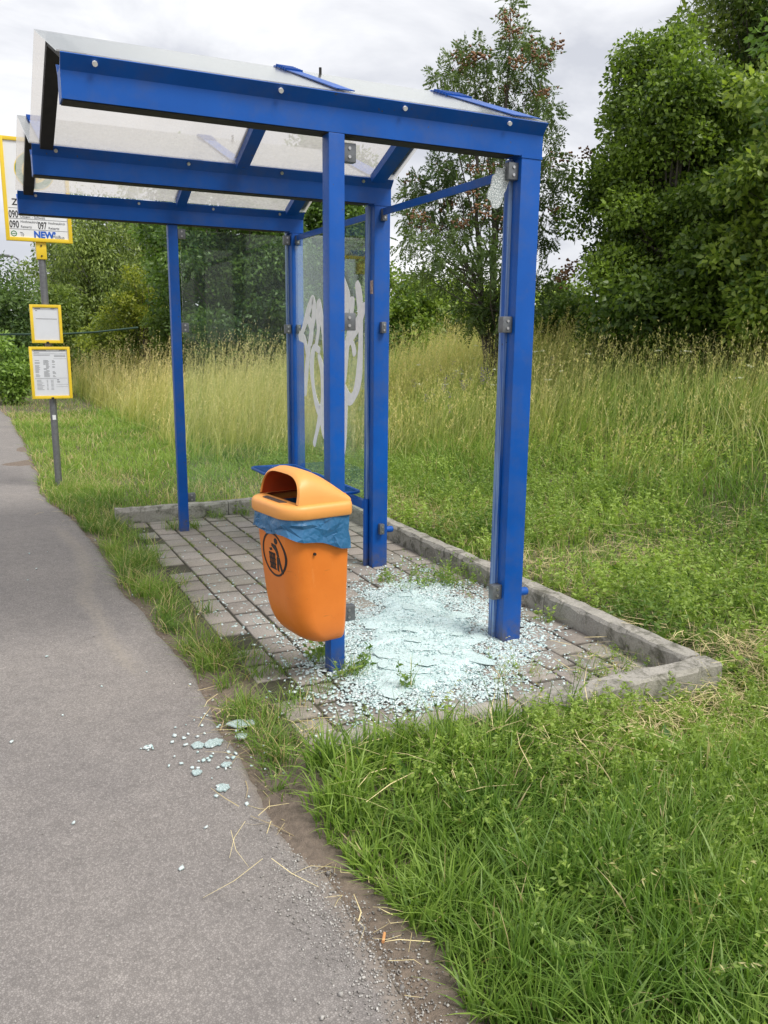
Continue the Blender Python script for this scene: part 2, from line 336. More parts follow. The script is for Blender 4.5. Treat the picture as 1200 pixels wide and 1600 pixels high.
tag(big_mesh('ground', [grid_part(X, Y, Z, np.clip(Cg, .01, 1))], M_SOIL, smooth=True), kind='structure')

py = axis(-40, 120, -3.3, 6, .03, 1.15); pt = np.array([0, .03, .06, .09, .13, .18, .25, .35, .5, .7, 1, 1.4, 1.9, 2.5, 3.3, 4.3, 5.5])
X = xe(py)[:, None]-pt[None]; Y = np.repeat(py[:, None], len(pt), 1); D = pt[None]+0*Y
Z = -.004 - .018*ss(.03, 0, D) + (fbm(X*3, Y*3, 2)-.5)*.004
Z[:, 0] = -.035
low = ss(-.3, -1.0, Y)
dr = np.clip((1-ss(0, .07+.08*low, D))*(.55+.30*low) + .25*(fbm(X*5, Y*5, 6)-.5) - .12*(1-low), 0, 1)
sand = .55*np.exp(-((D-.20-.06*np.sin(Y*1.7))/.10)**2)*ss(-.2, .6, Y)*ss(4.4, 3.2, Y) + .28*low*np.exp(-((D-.25)/.22)**2)
tag(big_mesh('path', [grid_part(X, Y, Z, np.stack([dr, np.clip(sand, 0, 1), 0*dr], -1))], M_ASPHALT, smooth=True), kind='structure')

# paved pad: every block a bevelled stone in one mesh over a bed of mossy joint soil
V, F, C = [], [], []
x0 = -.40
for i in range(11):
    xa = x0+i*.1545; wob = R.uniform(-.01, .01)
    for j in range(-1, 22):
        ya = -.78+j*.203+(.10 if i % 2 else 0)+wob; yb = ya+.203; ya = max(ya, -.735); yb = min(yb, 3.465)
        if yb-ya < .04: continue
        if i == 0 and R.rand() < .10: continue
        gpx, gpy = .005, .008; z = R.uniform(-.003, .002)+.004*math.sin(xa*2.3+ya*1.4); t = R.uniform(-.002, .002, 4); b = .006
        a0, a1, b0, b1 = xa+gpx, xa+.1545-gpx, ya+gpy, yb-gpy; k = len(V)
        jit = R.uniform(-.0015, .0015, 8)
        V += [(a0, b0, -.05), (a1, b0, -.05), (a1, b1, -.05), (a0, b1, -.05), (a0+jit[0], b0+jit[1], z-b), (a1+jit[2], b0+jit[3], z-b), (a1+jit[4], b1+jit[5], z-b), (a0+jit[6], b1+jit[7], z-b),
              (a0+b, b0+b, z+t[0]), (a1-b, b0+b, z+t[1]), (a1-b, b1-b, z+t[2]), (a0+b, b1-b, z+t[3])]
        for q in range(4): n = (q+1) % 4; F += [(k+q, k+n, k+4+n, k+4+q), (k+4+q, k+4+n, k+8+n, k+8+q)]
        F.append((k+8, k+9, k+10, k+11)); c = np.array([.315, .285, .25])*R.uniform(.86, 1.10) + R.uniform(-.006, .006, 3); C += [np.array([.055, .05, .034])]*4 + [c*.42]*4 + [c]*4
bed = grid_part(*np.meshgrid(np.linspace(-.42, 1.30, 30), np.linspace(-.74, 3.48, 60)), np.full((60, 30), -.0085), np.tile(np.array([.045, .044, .024]), (60, 30, 1)))
tag(big_mesh('paved_pad', [(np.array(V), [np.array(F)], np.array(C)), bed], M_PAVER), kind='structure')

# kerbstones
def kerbstone(ax_, a, b, c0, c1, label, worn=.5):
    m = MB(); n = 14; z0, z1 = -.12, .112
    for i in range(n+1):
        t = a+(b-a)*i/n; e = .008+.010*random.random()*worn*2; dz = random.uniform(-.005, .004)*worn
        p = [(c0, z0), (c0+.002, z1-e*1.2+dz), (c0+e, z1+dz), (c1-e, z1+dz), (c1-.002, z1-e*1.2+dz), (c1, z0)]
        m.v += [(t, q, z) if ax_ == 'x' else (q, t, z) for q, z in p]
    for i in range(n):
        for k in range(5): m.f.append([i*6+k, i*6+k+1, i*6+6+k+1, i*6+6+k]); m.mi.append(0)
    m.f += [list(range(6)), list(range(n*6, n*6+6))]; m.mi += [0, 0]
    return tag(m.build('kerbstone', M_KERB), label, 'kerbstone', 'concrete kerbstones round the shelter paving')
kerbstone('x', .375, 1.39, -.845, -.735, 'pale concrete kerbstone ending at the sharp corner of the paving, toward the uncut grass')
kerbstone('x', -.43, .369, -.842, -.732, 'kerbstone half buried in grass below the pile of broken glass', 1)
for ya, yb, lb in ((-.73, .27, 'kerbstone behind the scuffed post, running up to the sharp corner'), (.276, 1.27, 'kerbstone in the back row, second from the sharp corner, a weed clump below'),
                   (1.276, 2.27, 'third kerbstone of the back row, behind the middle post'), (2.276, 3.468, 'kerbstone in the back row behind the wire seats')):
    kerbstone('y', ya, yb, 1.285, 1.393, lb, .8)
kerbstone('x', -.47, .43, 3.472, 3.575, 'kerbstone at the road end of the far row, behind the thin front post', .9)
kerbstone('x', .436, 1.393, 3.474, 3.577, 'kerbstone of the far row beneath the glass end wall, behind the litter bin', .8)

# ------------------------------------------------------------------ bus shelter
sh = empty('bus_shelter', (0, 0, 0), 'blue steel bus shelter with sawtooth acrylic roof and one shattered glass wall', 'bus shelter')
ZB, ZL = 2.238, 2.372
def beam(y, zt=ZL):
    m = MB()
    prof = [(0, ZB), (0, ZB+.09), (-.036, zt), (-.033, zt+.003), (.012, ZB+.098), (.078, ZB+.098), (.123, zt+.003), (.126, zt), (.09, ZB+.09), (.09, ZB)]
    prof = [(y+a, b) for a, b in prof]; m.prism_x(prof, -1.04, .945)
    o = m.build('beam', M_BLUE, sh)
    u = MB(); u.box((-1.035, y+.006, ZB-.004), (.80, y+.084, ZB-.0005)); u.build('underside_strip', M_RUBBER_SHADE, o)  # near-black strip along the underside of the beam
    for xs in (-.93, -.27, .25, .75):
        c = MB(); c.tube([(xs, y-.020, ZB+.119), (xs, y-.033, ZB+.112)], .009, 10); c.build('screw_cap', M_WHITECAP if y < 1 else M_BOLT, o, smooth=40)
    return o
for y in (0, 1.5, 3.0): beam(y)

def clamp(p, d, facing='x', bolt=(0, -1)):
    """cast clamp block: p centre; d half sizes"""
    m = MB(); m.box(np.array(p)-d, np.array(p)+d, .004); o = m.build('glass_clamp', M_CLAMP, sh, smooth=35)
    b = MB()
    for dz in (-.016, .016): b.tube([(p[0], p[1]-d[1]+.001, p[2]+dz), (p[0], p[1]-d[1]-.004, p[2]+dz)], .0065, 8)
    b.build('bolt', M_BOLT, o, smooth=40); return o
# posts
def post(fr, flange=None, zt=ZB-.001):
    m = MB(); m.box((fr[0], fr[2], -.05), (fr[1], fr[3], zt), .004); o = m.build('post', M_BLUE, sh, smooth=35)
    if flange is not None:
        k = MB(); k.box((flange[0], flange[2], -.05), (flange[1], flange[3], zt-.002), .003); k.build('flange', M_WORN, o, smooth=35)
    return o
P1 = post((-.068, 0, 0, .07))
P2 = post((.838, .942, 0, .062), (.826, .90, .064, .112))
P3 = post((.838, .942, 1.5, 1.562), (.826, .90, 1.564, 1.612))
P4 = post((-.068, 0, 3.02, 3.08))
P5 = post((.850, .942, 3.0, 3.07), (.836, .90, 3.072, 3.115))
for y in (0, 1.5, 3.0):      # joint collars where beam meets post
    m = MB(); m.box((.835, y-.003, ZB-.008), (.9455, y+.094, ZB+.004)); m.build('collar', M_BLUE, sh)
for z in (2.176, 1.52, .253):
    clamp((.032, .045, z), np.array((.030, .018, .036)))
    clamp((.812, .040, z), np.array((.026, .020, .036)))
    clamp((.030, 3.045, z), np.array((.028, .016, .034)))
    clamp((.822, 3.036, z), np.array((.026, .018, .034)))
    clamp((.892, 1.484, z), np.array((.016, .016, .034)))
    clamp((.892, 2.984, z), np.array((.016, .016, .034)))
for y in (.035, 1.53):
    m = MB(); m.tube([(.942, y, .235), (.985, y, .235), (.993, y, .235), (.998, y, .235)], [.021, .021, .019, .010], 12); m.build('drain_stub', M_BLUE, sh, smooth=40)
# tie bars between the back posts
for ya, yb in ((.112, 1.5), (1.612, 3.0)):
    m = MB(); m.box((.878, ya, 2.172), (.888, yb, 2.212), .002); m.build('tie_bar', M_BLUE, sh)
# roof: two gables of acrylic panes on rafters
TH = math.atan2(2.672-2.384, .75)
def slope_box(m, xa, xb, ya, za, yb, zb, t0, t1, bev=0):
    d = np.array([yb-ya, zb-za]); d /= np.linalg.norm(d); n = np.array([-d[1], d[0]])
    if n[1] < 0: n = -n
    q = [(ya+n[0]*t0, za+n[1]*t0), (yb+n[0]*t0, zb+n[1]*t0), (yb+n[0]*t1, zb+n[1]*t1), (ya+n[0]*t1, za+n[1]*t1)]
    m.prism_x(q, xa, xb)
RZ = 2.672
for gi, y0 in enumerate((0, 1.5)):
    ridge = (y0+.77, RZ); eaves = ((y0+.052, 2.384), (y0+1.488, 2.384)); near = (y0-.016, 2.3785)
    for (xa, xb) in ((-1.05, .008), (.014, .952)):
        for side in (0, 1):
            m = MB()
            e = near if side == 0 else (y0+1.484-.02, 2.3785)
            slope_box(m, xa, xb, e[0], e[1], ridge[0]+(-.0015 if side == 0 else .0015), ridge[1], 0, .005)
            m.build('roof_pane', M_ROOF, sh)
    rafters = ((-1.005, -.945, True), (-.022, .044, False), (.785, .872, False))  # True: end rafter, blue steel coloured near-black for shade and brown dirt
    for xa, xb, dirty_shaded in rafters:
        for side in (0, 1):
            e = (y0+.085, 2.405-.0) if side == 0 else (y0+1.49, 2.376)
            e = (y0-.012+.02, 2.388) if side == 0 else (y0+1.452, 2.388)
            m = MB(); slope_box(m, xa, xb, e[0], e[1], ridge[0], ridge[1], -.046, -.002)
            m.build('rafter', M_RUBBER_SHADE if dirty_shaded else M_BLUE, sh)
    strips = ((-.026, .050), (.80, .94)) if gi == 0 else ((-1.0, -.93), (-.026, .050), (.80, .94))
    for xa, xb in strips:
        for side in (0, 1):
            e = (y0+.02, 2.394) if side == 0 else (y0+1.45, 2.394)
            m = MB(); slope_box(m, xa, xb, e[0], e[1], ridge[0], ridge[1]+.001, .006, .010)
            for k in range(5):          # ridged vent end next to the ridge
                t = .035+.030*k; q0 = ridge[0]+(-t if side == 0 else t); zz = ridge[1]-math.tan(TH)*t+.010
                s_ = -1 if side == 0 else 1
                m.prism_x([(q0, zz-.002), (q0+s_*.010, zz+.008), (q0+s_*.014, zz+.006), (q0+s_*.010, zz-.006)], xa-.004, xb+.004)
            m.build('cover_strip', M_BLUE, sh)
    m = MB(); m.tube([(.20, ridge[0]-.012, ridge[1]-.01), (.20, ridge[0]-.012, ridge[1]+.028)], .007, 8); m.build('ridge_bolt', M_RUBBER_SHADE, sh)

# glass walls that survived
def pane(a, b, name='glass_pane'):
    m = MB(); m.box(a, b, .001); return m.build(name, M_GLASS, sh)
pane((.02, 3.044, .225), (.836, 3.052, 2.205))
gp = pane((.866, 1.60, .16), (.874, 2.985, 2.165))
# spray-painted tag on the back pane: strokes in (y, z)
def stroke(pts, w, xx=.8630):
    """a ribbon 1.5 mm thick following a smoothed line"""
    P = [Vector((p[0], p[1], 0)) for p in pts]; Q = []
    for i in range(len(P)-1):
        p0, p1, p2, p3 = P[max(i-1, 0)], P[i], P[i+1], P[min(i+2, len(P)-1)]
        for k in range(8):
            t = k/8; Q.append(.5*((2*p1)+(p2-p0)*t+(2*p0-5*p1+4*p2-p3)*t*t+(3*p1-p0-3*p2+p3)*t**3))
    Q.append(P[-1]); n = len(Q); v = []; f = []
    for i, q in enumerate(Q):
        d = (Q[min(i+1, n-1)]-Q[max(i-1, 0)]); d = d.normalized() if d.length > 1e-6 else Vector((1, 0, 0)); s = Vector((-d.y, d.x, 0))
        ww = w*(1-.35*abs(2*i/(n-1)-1)**6)*(1+.18*math.sin(i*.37+w*300))*.5
        if i in (0, n-1): ww *= .55
        for xk in (xx, xx+.0015):
            for sg in (-1, 1): r = q+s*sg*ww; v.append((xk, r.x, r.y))
    for i in range(n-1):
        a = i*4; b = a+4; f += [(a, a+1, b+1, b), (a+2, b+2, b+3, a+3), (a, b, b+2, a+2), (a+1, a+3, b+3, b+1)]
    f += [(0, 2, 3, 1), (n*4-4, n*4-3, n*4-1, n*4-2)]
    return v, f
gm = MB()
for i, (pts, w) in enumerate((
        ([(2.90, 1.45), (2.80, 1.52), (2.68, 1.66), (2.60, 1.73), (2.58, 1.62), (2.66, 1.45), (2.74, 1.22), (2.77, 1.02)], .055),
        ([(2.90, 1.47), (2.78, 1.44), (2.72, 1.33)], .05), ([(2.70, 1.60), (2.62, 1.50), (2.66, 1.40)], .05),
        ([(2.50, 1.72), (2.44, 1.60), (2.38, 1.47), (2.34, 1.30)], .065), ([(2.52, 1.66), (2.49, 1.52), (2.55, 1.38)], .05),
        ([(2.46, 1.36), (2.58, 1.38), (2.63, 1.24), (2.58, 1.05), (2.48, .93), (2.42, 1.02), (2.42, 1.22), (2.50, 1.34)], .055),
        ([(2.44, .95), (2.52, .80), (2.60, .66)], .05), ([(2.34, 1.30), (2.40, 1.05), (2.42, .85), (2.38, .74)], .055),
        ([(2.38, 1.55), (2.30, 1.40), (2.22, 1.25), (2.16, 1.05)], .06), ([(2.12, 1.90), (2.02, 1.80), (1.97, 1.70), (2.00, 1.60), (2.12, 1.50)], .07),
        ([(1.82, 1.81), (1.77, 1.70), (1.75, 1.45), (1.78, 1.20), (1.86, 1.08), (1.95, 1.06), (2.05, 1.16)], .062),
        ([(1.68, 1.67), (1.78, 1.56), (1.90, 1.46), (2.04, 1.38)], .06), ([(1.88, 1.72), (1.90, 1.60), (1.97, 1.40), (2.02, 1.15)], .05),
        ([(1.96, 1.46), (1.88, 1.42), (1.84, 1.34)], .04), ([(1.99, 1.04), (2.00, .85), (2.05, .66)], .055), ([(2.30, 1.62), (2.20, 1.70), (2.10, 1.52), (2.22, 1.40)], .055))):
    gm.add(*stroke(pts, w*1.3, .8628-.0002*i))
gm.build('graffiti', M_SPRAY, gp)
# small sticker on the middle post
m = MB(); m.box((.8365, 1.515, 1.72), (.8372, 1.555, 1.80)); o = m.build('sticker', plain('faded_sticker', (.35, .26, .22, 1), .5, 0, .6, 60), sh)
# scrap of crazed glass still gripped by the top clamp
pts = [(.815, 2.205), (.795, 2.208), (.77, 2.190), (.745, 2.190), (.735, 2.165), (.722, 2.150), (.715, 2.11), (.702, 2.085), (.694, 2.06), (.712, 2.045), (.725, 2.022), (.745, 2.018), (.762, 2.026), (.772, 2.05), (.785, 2.085), (.797, 2.10), (.806, 2.135), (.815, 2.15)]
pts = [(x+random.uniform(-.004, .004), z+random.uniform(-.004, .004)) for x, z in pts]
n = len(pts); m = MB(); m.add([(x, .046, z) for x, z in pts]+[(x, .053, z) for x, z in pts], [tuple(range(n)), tuple(range(n, 2*n))[::-1]]+[(k, k+n, (k+1) % n+n, (k+1) % n) for k in range(n)])
m.build('glass_scrap', M_CRAZED, sh)
M_WIRE = plain('glossy_blue_coating', (.012, .11, .38, 1), .25)
# bench: support frame and three wire seats
m = MB(); m.tube([(.825, 1.575, -.02), (.825, 1.575, .44)], .019, 10); m.box((.80, 1.575, .375), (.835, 2.985, .43), .003); m.build('seat_frame', M_BLUE, sh, smooth=35)
for yc in (2.80, 2.35, 1.90):
    seat = MB(); xa, xb, ya, yb, zz, r = .49, .845, yc-.20, yc+.20, .462, .05
    loop = []
    for cx, cy, a0 in ((xb-r, yb-r, 0), (xa+r, yb-r, 90), (xa+r, ya+r, 180), (xb-r, ya+r, 270)):
        for k in range(6): t = rad(a0+18*k); loop.append((cx+r*math.cos(t), cy+r*math.sin(t), zz))
    loop.append(loop[0]); loop.append(loop[1]); seat.tube(loop, .011, 8, False)
    so_ = seat.build('seat', M_BLUE, sh, smooth=True)
    w = MB()
    for k in range(1, 11): yy = ya+.4*k/11; w.tube([(xa+.004, yy, zz+.003), (xb-.004, yy, zz+.003)], .0035, 6)
    for k in range(1, 6): xx = xa+.355*k/6; w.tube([(xx, ya+.004, zz-.004), (xx, yb-.004, zz-.004)], .003, 6)
    w.build('wire_mesh', M_WIRE, so_, smooth=True)
    b = MB(); b.box((.70, yc-.015, .43), (.835, yc+.015, .455), .003); b.box((.56, yc-.012, .438), (.70, yc+.012, .455), .003); b.build('bracket', M_BLUE, so_)

# ------------------------------------------------------------------ litter bin
BA = rad(9)
BX, BY = -.062, .018       # back face centre
bin_ = empty('litter_bin', (BX, BY, 0), 'orange plastic litter bin with hooded lid fixed to the front post', 'litter bin')
bu = np.array([-math.cos(BA), -math.sin(BA)]); bw = np.array([math.sin(BA), -math.cos(BA)])    # outward, and sideways (towards the uncut grass)
SCB = .87
def BL(u, w, z): p = (bu*u+bw*w)*SCB; return (p[0], p[1], z)
def section(depth, half, rf, rb=.03, n=8, taper=0):
    """closed outline of a D-shaped section: back at u=0, front at u=depth"""
    o = []
    for cu, cw, a0, r in ((depth-rf, half-rf, 0, rf), (rb, half-rb, 90, rb), (rb, -half+rb, 180, rb), (depth-rf, -half+rf, 270, rf)):
        for k in range(n+1): t = rad(a0+90*k/n); o.append((cu+r*math.cos(t), cw+r*math.sin(t)))
    return o
ZS = [.195, .20, .215, .24, .27, .31, .36, .43, .52, .62, .70, .775]
DP = [.125, .165, .205, .235, .258, .278, .292, .303, .313, .323, .330, .336]
HW = [.120, .140, .155, .163, .168, .172, .175, .179, .184, .190, .194, .198]
def bdepth(z): return np.interp(z, ZS, DP)
m = MB(); rings = []
for z, d, h in zip(ZS, DP, HW): rings.append([BL(u+.004*(1-(z-.2)), w, z) for u, w in section(d, h, .095 if d > .2 else .055)])
k = len(rings[0]); vs = [p for r_ in rings for p in r_]; inner = [[BL(u*.97+.004, w*.97, z) for u, w in section(d, h, .095)] for z, d, h in ((.775, .336, .198), (.45, .303, .179), (.26, .25, .165))]
vs += [p for r_ in inner for p in r_]; nr = len(rings)+len(inner)
m.add(vs, [(i*k+j, i*k+(j+1) % k, (i+1)*k+(j+1) % k, (i+1)*k+j) for i in range(len(rings)-1) for j in range(k)] + [((len(rings)-1)*k+j, (len(rings)-1)*k+(j+1) % k, len(rings)*k+(j+1) % k, len(rings)*k+j) for j in range(k)]
      + [(i*k+j, i*k+(j+1) % k, (i+1)*k+(j+1) % k, (i+1)*k+j) for i in range(len(rings), nr-1) for j in range(k)] + [tuple(range(k))[::-1], tuple(range((nr-1)*k, nr*k))])
body = m.build('bin_body', M_ORANGE, bin_, smooth=50)
m = MB(); m.box((-.012, -.03, .30), (.0, .03, .74)); m.build('mounting_plate', M_GALV, bin_)
# pictogram on the front face: ring, figure, basket, all lying on the curved front
def usurf(w, z):
    h = np.interp(z, ZS, HW); q = max(0, abs(w)-(h-.095)); return bdepth(z)-.095+math.sqrt(max(0, .095**2-q*q))+.004*(1-(z-.2))
def onfront(w, z): w = w*1.3+.022; return BL(usurf(w, z)+.0022, w, z)
pic = MB(); zc = .582
def flat(poly, sub=1):
    n = len(poly); pic.add([onfront(a, zc+b) for a, b in poly]+[BL(usurf(a*1.3+.022, zc+b)-.004, a*1.3+.022, zc+b) for a, b in poly], [tuple(range(n))]+[(q, (q+1) % n, (q+1) % n+n, q+n) for q in range(n)])
for q in range(48):
    a0, a1 = 2*math.pi*q/48, 2*math.pi*(q+1)/48
    flat([(.086*math.cos(a0), .094*math.sin(a0)), (.086*math.cos(a1), .094*math.sin(a1)), (.078*math.cos(a1), .086*math.sin(a1)), (.078*math.cos(a0), .086*math.sin(a0))])
# w grows towards the camera side (picture right)
flat([(.022+.012*math.cos(t), .060+.013*math.sin(t)) for t in [2*math.pi*q/12 for q in range(12)]])
flat([(-.012, .046), (.022, .042), (.034, .020), (.040, -.004), (.026, -.004), (.016, .018), (-.012, .034)])
flat([(.026, -.006), (.041, -.006), (.062, -.070), (.050, -.070)]); flat([(.022, -.006), (.034, -.006), (.030, -.068), (.018, -.064)])
for q in range(4): flat([(-.036+q*.0125, .006), (-.029+q*.0125, .006), (-.027+q*.0105, -.062), (-.033+q*.0105, -.062)])
for q in range(4): flat([(-.037, .004-q*.021), (.010, .004-q*.021), (.010, -.002-q*.021), (-.037, -.002-q*.021)])
flat([(-.030, .022), (-.014, .026), (-.010, .016), (-.026, .012)])
pic.build('pictogram', M_INK, body)
lk = MB(); lk.tube([BL(.20, .188, .60), BL(.20, .1985, .60)], .006, 10); lk.build('lock', M_RUBBER_SHADE, bin_, smooth=40)
# lid: rim tray, domed hood with its mouth, and the stub plate in front of the mouth
m = MB()
prof = [(-.004, .752), (.010, .748), (.016, .756), (.0165, .788), (.011, .799), (.0, .804), (-.03, .806)]
rr = []
for off, z in prof: rr.append([BL(u-.004, w, z) for u, w in section(.345+off*2, .203+off, .105, .035)])
rr = [[BL(u-.004, w, z) for u, w in [(a+(-off if False else 0), b) for a, b in section(.345+off, .203+off, .105+off*.5, .035)]] for off, z in prof]
k = len(rr[0]); m.add([p for r_ in rr for p in r_], [(i*k+j, i*k+(j+1) % k, (i+1)*k+(j+1) % k, (i+1)*k+j) for i in range(len(rr)-1) for j in range(k)])
# top deck ring is left open under the hood and closed in front by the shelf
NU, NA = 18, 20; hood = []; hin = []
UF = .283
for i in range(NU+1):
    t = i/NU; u = .004+(UF-.004)*t
    H = .026+.106*math.sin(min(1, t*1.18)*math.pi/2)**.95 - .010*max(0, t-.85)/.15
    hw = .198-.004*t
    ring = []; rin = []
    for a in range(NA+1):
        th = math.pi*a/NA; c, s_ = math.cos(th), math.sin(th)
        ww = hw*math.copysign(abs(c)**.58, c); zz = .803+H*abs(s_)**.80
        uu = u - (.030*(abs(s_)**1.5)*t if t > .5 else 0)*0 + (-.028*(zz-.803)/.128*max(0, (t-.6)/.4))
        ring.append(BL(uu, ww, zz)); rin.append(BL(uu-(.0 if t > .9 else 0), ww*.965, .797+(H-.006)*abs(s_)**.80))
    hood.append(ring); hin.append(rin)
kk = NA+1
def strip(rows):
    n0 = len(m.v); m.v += [tuple(map(float, p)) for r_ in rows for p in r_]
    for i in range(len(rows)-1):
        for a in range(kk-1): m.f.append([n0+i*kk+a, n0+i*kk+a+1, n0+(i+1)*kk+a+1, n0+(i+1)*kk+a]); m.mi.append(0)
# mouth: the front closing wall with an arched hole
front = hood[-1]; hole = []
for a in range(NA+1):
    th = math.pi*a/NA; c, s_ = math.cos(th), math.sin(th)
    ww = .180*math.copysign(abs(c)**.56, c); zz = .811+.104*abs(s_)**.74
    hole.append(BL(UF+.006-.028*(zz-.803)/.128, ww, zz))
holein = [BL(UF-.004-.028*((.811+.104*abs(math.sin(math.pi*a/NA))**.74)-.803)/.128, .180*math.copysign(abs(math.cos(math.pi*a/NA))**.56, math.cos(math.pi*a/NA)), .811+.104*abs(math.sin(math.pi*a/NA))**.74) for a in range(NA+1)]
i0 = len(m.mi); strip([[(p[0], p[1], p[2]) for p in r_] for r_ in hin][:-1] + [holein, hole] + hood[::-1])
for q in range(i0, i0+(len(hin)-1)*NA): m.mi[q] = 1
m.add([BL(.004, w, z) for w, z in ((-.196, .80), (.196, .80), (.15, .828), (-.15, .828))], [(0, 1, 2, 3)])
# shelf in front of the mouth
sh_ = [BL(u, w, .8055) for u, w in ((UF-.02, -.197), (UF-.02, .197), (.285, .175), (.315, .135), (.328, .08), (.331, 0), (.328, -.08), (.315, -.135), (.285, -.175))]
m.add(sh_, [tuple(range(9))])
lid = m.build('lid', [M_HOOD, plain('unfaded_shaded_orange_plastic', (.40, .055, .012, 1), .5)], bin_, smooth=48)  # inner hood faces: unfaded plastic, darkened further to paint in the mouth's shade
m = MB(); m.add([BL(u, w, z) for z in (.8065, .8085) for u, w in ((UF+.008, -.10), (UF+.008, .10), (.322, .085), (.322, -.085))], [(0, 1, 2, 3), (4, 5, 6, 7), (0, 1, 5, 4), (1, 2, 6, 5), (2, 3, 7, 6), (3, 0, 4, 7)]); m.build('stub_plate', plain('sooty_steel', (.12, .10, .095, 1), .5, .5, .5, 60, .3), lid)
# the blue bag folded over the bin's mouth, crumpled, under the lid
from mathutils.geometry import delaunay_2d_cdt
base_o = section(.336, .198, .095, .03, 16); base_o = base_o[34:]+base_o[:34]; L = len(base_o)
acc = [0]
for i in range(L): a, b = base_o[i], base_o[(i+1) % L]; acc.append(acc[-1]+math.hypot(b[0]-a[0], b[1]-a[1]))
LT = acc[-1]
def outline(a):
    x = float(np.interp(a % LT, acc, range(L+1))); i = min(int(x), L-1); t = x-i; p, q = base_o[i], base_o[(i+1) % L]; return (p[0]+(q[0]-p[0])*t, p[1]+(q[1]-p[1])*t)
rb_ = random.Random(4); pts2 = []; NE = 44
for k in range(NE+1): pts2 += [(LT*k/NE, 0.0), (LT*k/NE, 1.0)]
for k in range(1, 4): pts2 += [(0.0, k/4), (LT, k/4)]
while len(pts2) < 2*NE+8+300: pts2.append((rb_.uniform(.01, LT-.01), rb_.uniform(.07, .95)))
hgt_ = {}
vs2, _, fs2, *_r = delaunay_2d_cdt([Vector((x, y*.16)) for x, y in pts2], [], [], 0, 1e-5)
def bagpt(x, t):
    u, w = outline(x); key = (round(x % LT, 4), round(t, 4))
    if key not in hgt_: hgt_[key] = rb_.uniform(0, .0125)
    lowz = .622 + .058*(u/.336) - .022*(w/.198)*(1-u/.336) + .006*math.sin(x*31+1)
    z = .772+(lowz-.772)*t; du, dw = u-.15, w; ln_ = math.hypot(du, dw)
    out = .004+hgt_[key]*(.3+.7*min(1, t*2.5))*(1 if u > .05 else .35)+.006*t*t+(.010*t if u > .25 else 0)
    return BL(max(.0, u*(bdepth(z)/.336 if u > .1 else 1)+du/ln_*out), w+dw/ln_*out, z)
m = MB(); m.add([bagpt(v.x if v.x < LT-1e-4 else 0.0, v.y/.16) for v in vs2], [list(f) for f in fs2])
st = np.linspace(0, LT, 61)[:-1]; inn = []
for z, sc in ((.772, 1.012), (.768, .955), (.70, .93), (.60, .88), (.50, .6), (.48, .2)):
    inn.append([BL(.16+(outline(a)[0]-.16)*sc*(1+.05*math.sin(a*70)*(z < .7)), outline(a)[1]*sc*(1+.05*math.cos(a*83)*(z < .7)), z) for a in st])
m.add([p for r_ in inn for p in r_], [(i*60+a, i*60+(a+1) % 60, (i+1)*60+(a+1) % 60, (i+1)*60+a) for i in range(5) for a in range(60)]+[tuple(range(300, 360))])
bag = m.build('bin_bag', M_BAG, None, smooth=16, loc=(BX, BY, 0)); tag(bag, 'crumpled blue plastic bag folded over the rim of the orange litter bin', 'bin bag')

# ------------------------------------------------------------------ bus stop sign
st_ = empty('bus_stop_sign', (-.745, 5.36, 0), 'grey pole with yellow framed bus stop board and two timetable cases', 'bus stop sign')
def T(p): return (p[0]+.745, p[1]-5.36, p[2])
m = MB(); m.tube([T((-.735, 5.36, -.1)), T((-.738, 5.36, 1.2)), T((-.745, 5.36, 2.3))], .032, 14); m.build('pole', M_GALV, st_, smooth=50)
m = MB(); m.box(T((-.79, 5.318, 2.14)), T((-.70, 5.40, 2.295)), .006)
br = m.build('bracket', M_YELLOW, st_, smooth=35)
for z in (2.17, 2.26): m = MB(); m.tube([T((-.745, 5.317, z)), T((-.745, 5.312, z))], .008, 8); m.build('bolt', M_RUBBER_SHADE, br)
XA, XB, ZA, ZZ = -1.034, -.470, 2.292, 3.175
def frame(par, xa, xb, za, zb, yf, th, w, mat, name='frame'):
    q = MB(); q.box(T((xa, yf, za)), T((xa+w, yf+th, zb)), .003); q.box(T((xb-w, yf, za)), T((xb, yf+th, zb)), .003)
    q.box(T((xa+w-.001, yf+.001, za)), T((xb-w+.001, yf+th-.001, za+w)), .003); q.box(T((xa+w-.001, yf+.001, zb-w)), T((xb-w+.001, yf+th-.001, zb)), .003); return q.build(name, mat, par, smooth=35)
m = MB(); m.box(T((XA+.01, 5.309, ZA+.01)), T((XB-.01, 5.331, ZZ-.01))); board = m.build('sign_board', M_SIGNW, st_)
frame(board, XA, XB, ZA, ZZ, 5.296, .048, .032, M_YELLOW)
def text_mesh(name, items, mat, parent, yf):
    dg = None; V = []; F = []
    for (s, x, z, size, sx) in items:
        c = bpy.data.curves.new('lettering', 'FONT'); c.body = s; c.size = size; c.extrude = .0006; c.offset = .0035 if name == 'operator_lettering' else .0012 if name == 'lettering' else 0; c.resolution_u = 3
        o = bpy.data.objects.new('lettering', c); COL.objects.link(o); bpy.context.view_layer.update()
        me = bpy.data.meshes.new_from_object(o.evaluated_get(bpy.context.evaluated_depsgraph_get())); k = len(V)
        V += [T((x+v.co.x*sx, yf-v.co.z, z+v.co.y)) for v in me.vertices]; F += [[i+k for i in p.vertices] for p in me.polygons]
        bpy.data.objects.remove(o); bpy.data.curves.remove(c); bpy.data.meshes.remove(me)
    q = MB(); q.add(V, F); return q.build(name, mat, parent)
YF = 5.3075
text_mesh('lettering', [('Z', -.966, 2.600, .078, 1), ('090', -.998, 2.492, .088, .60), ('090', -.998, 2.405, .088, .60), ('097', -.760, 2.405, .088, .56)], M_INK, board, YF)
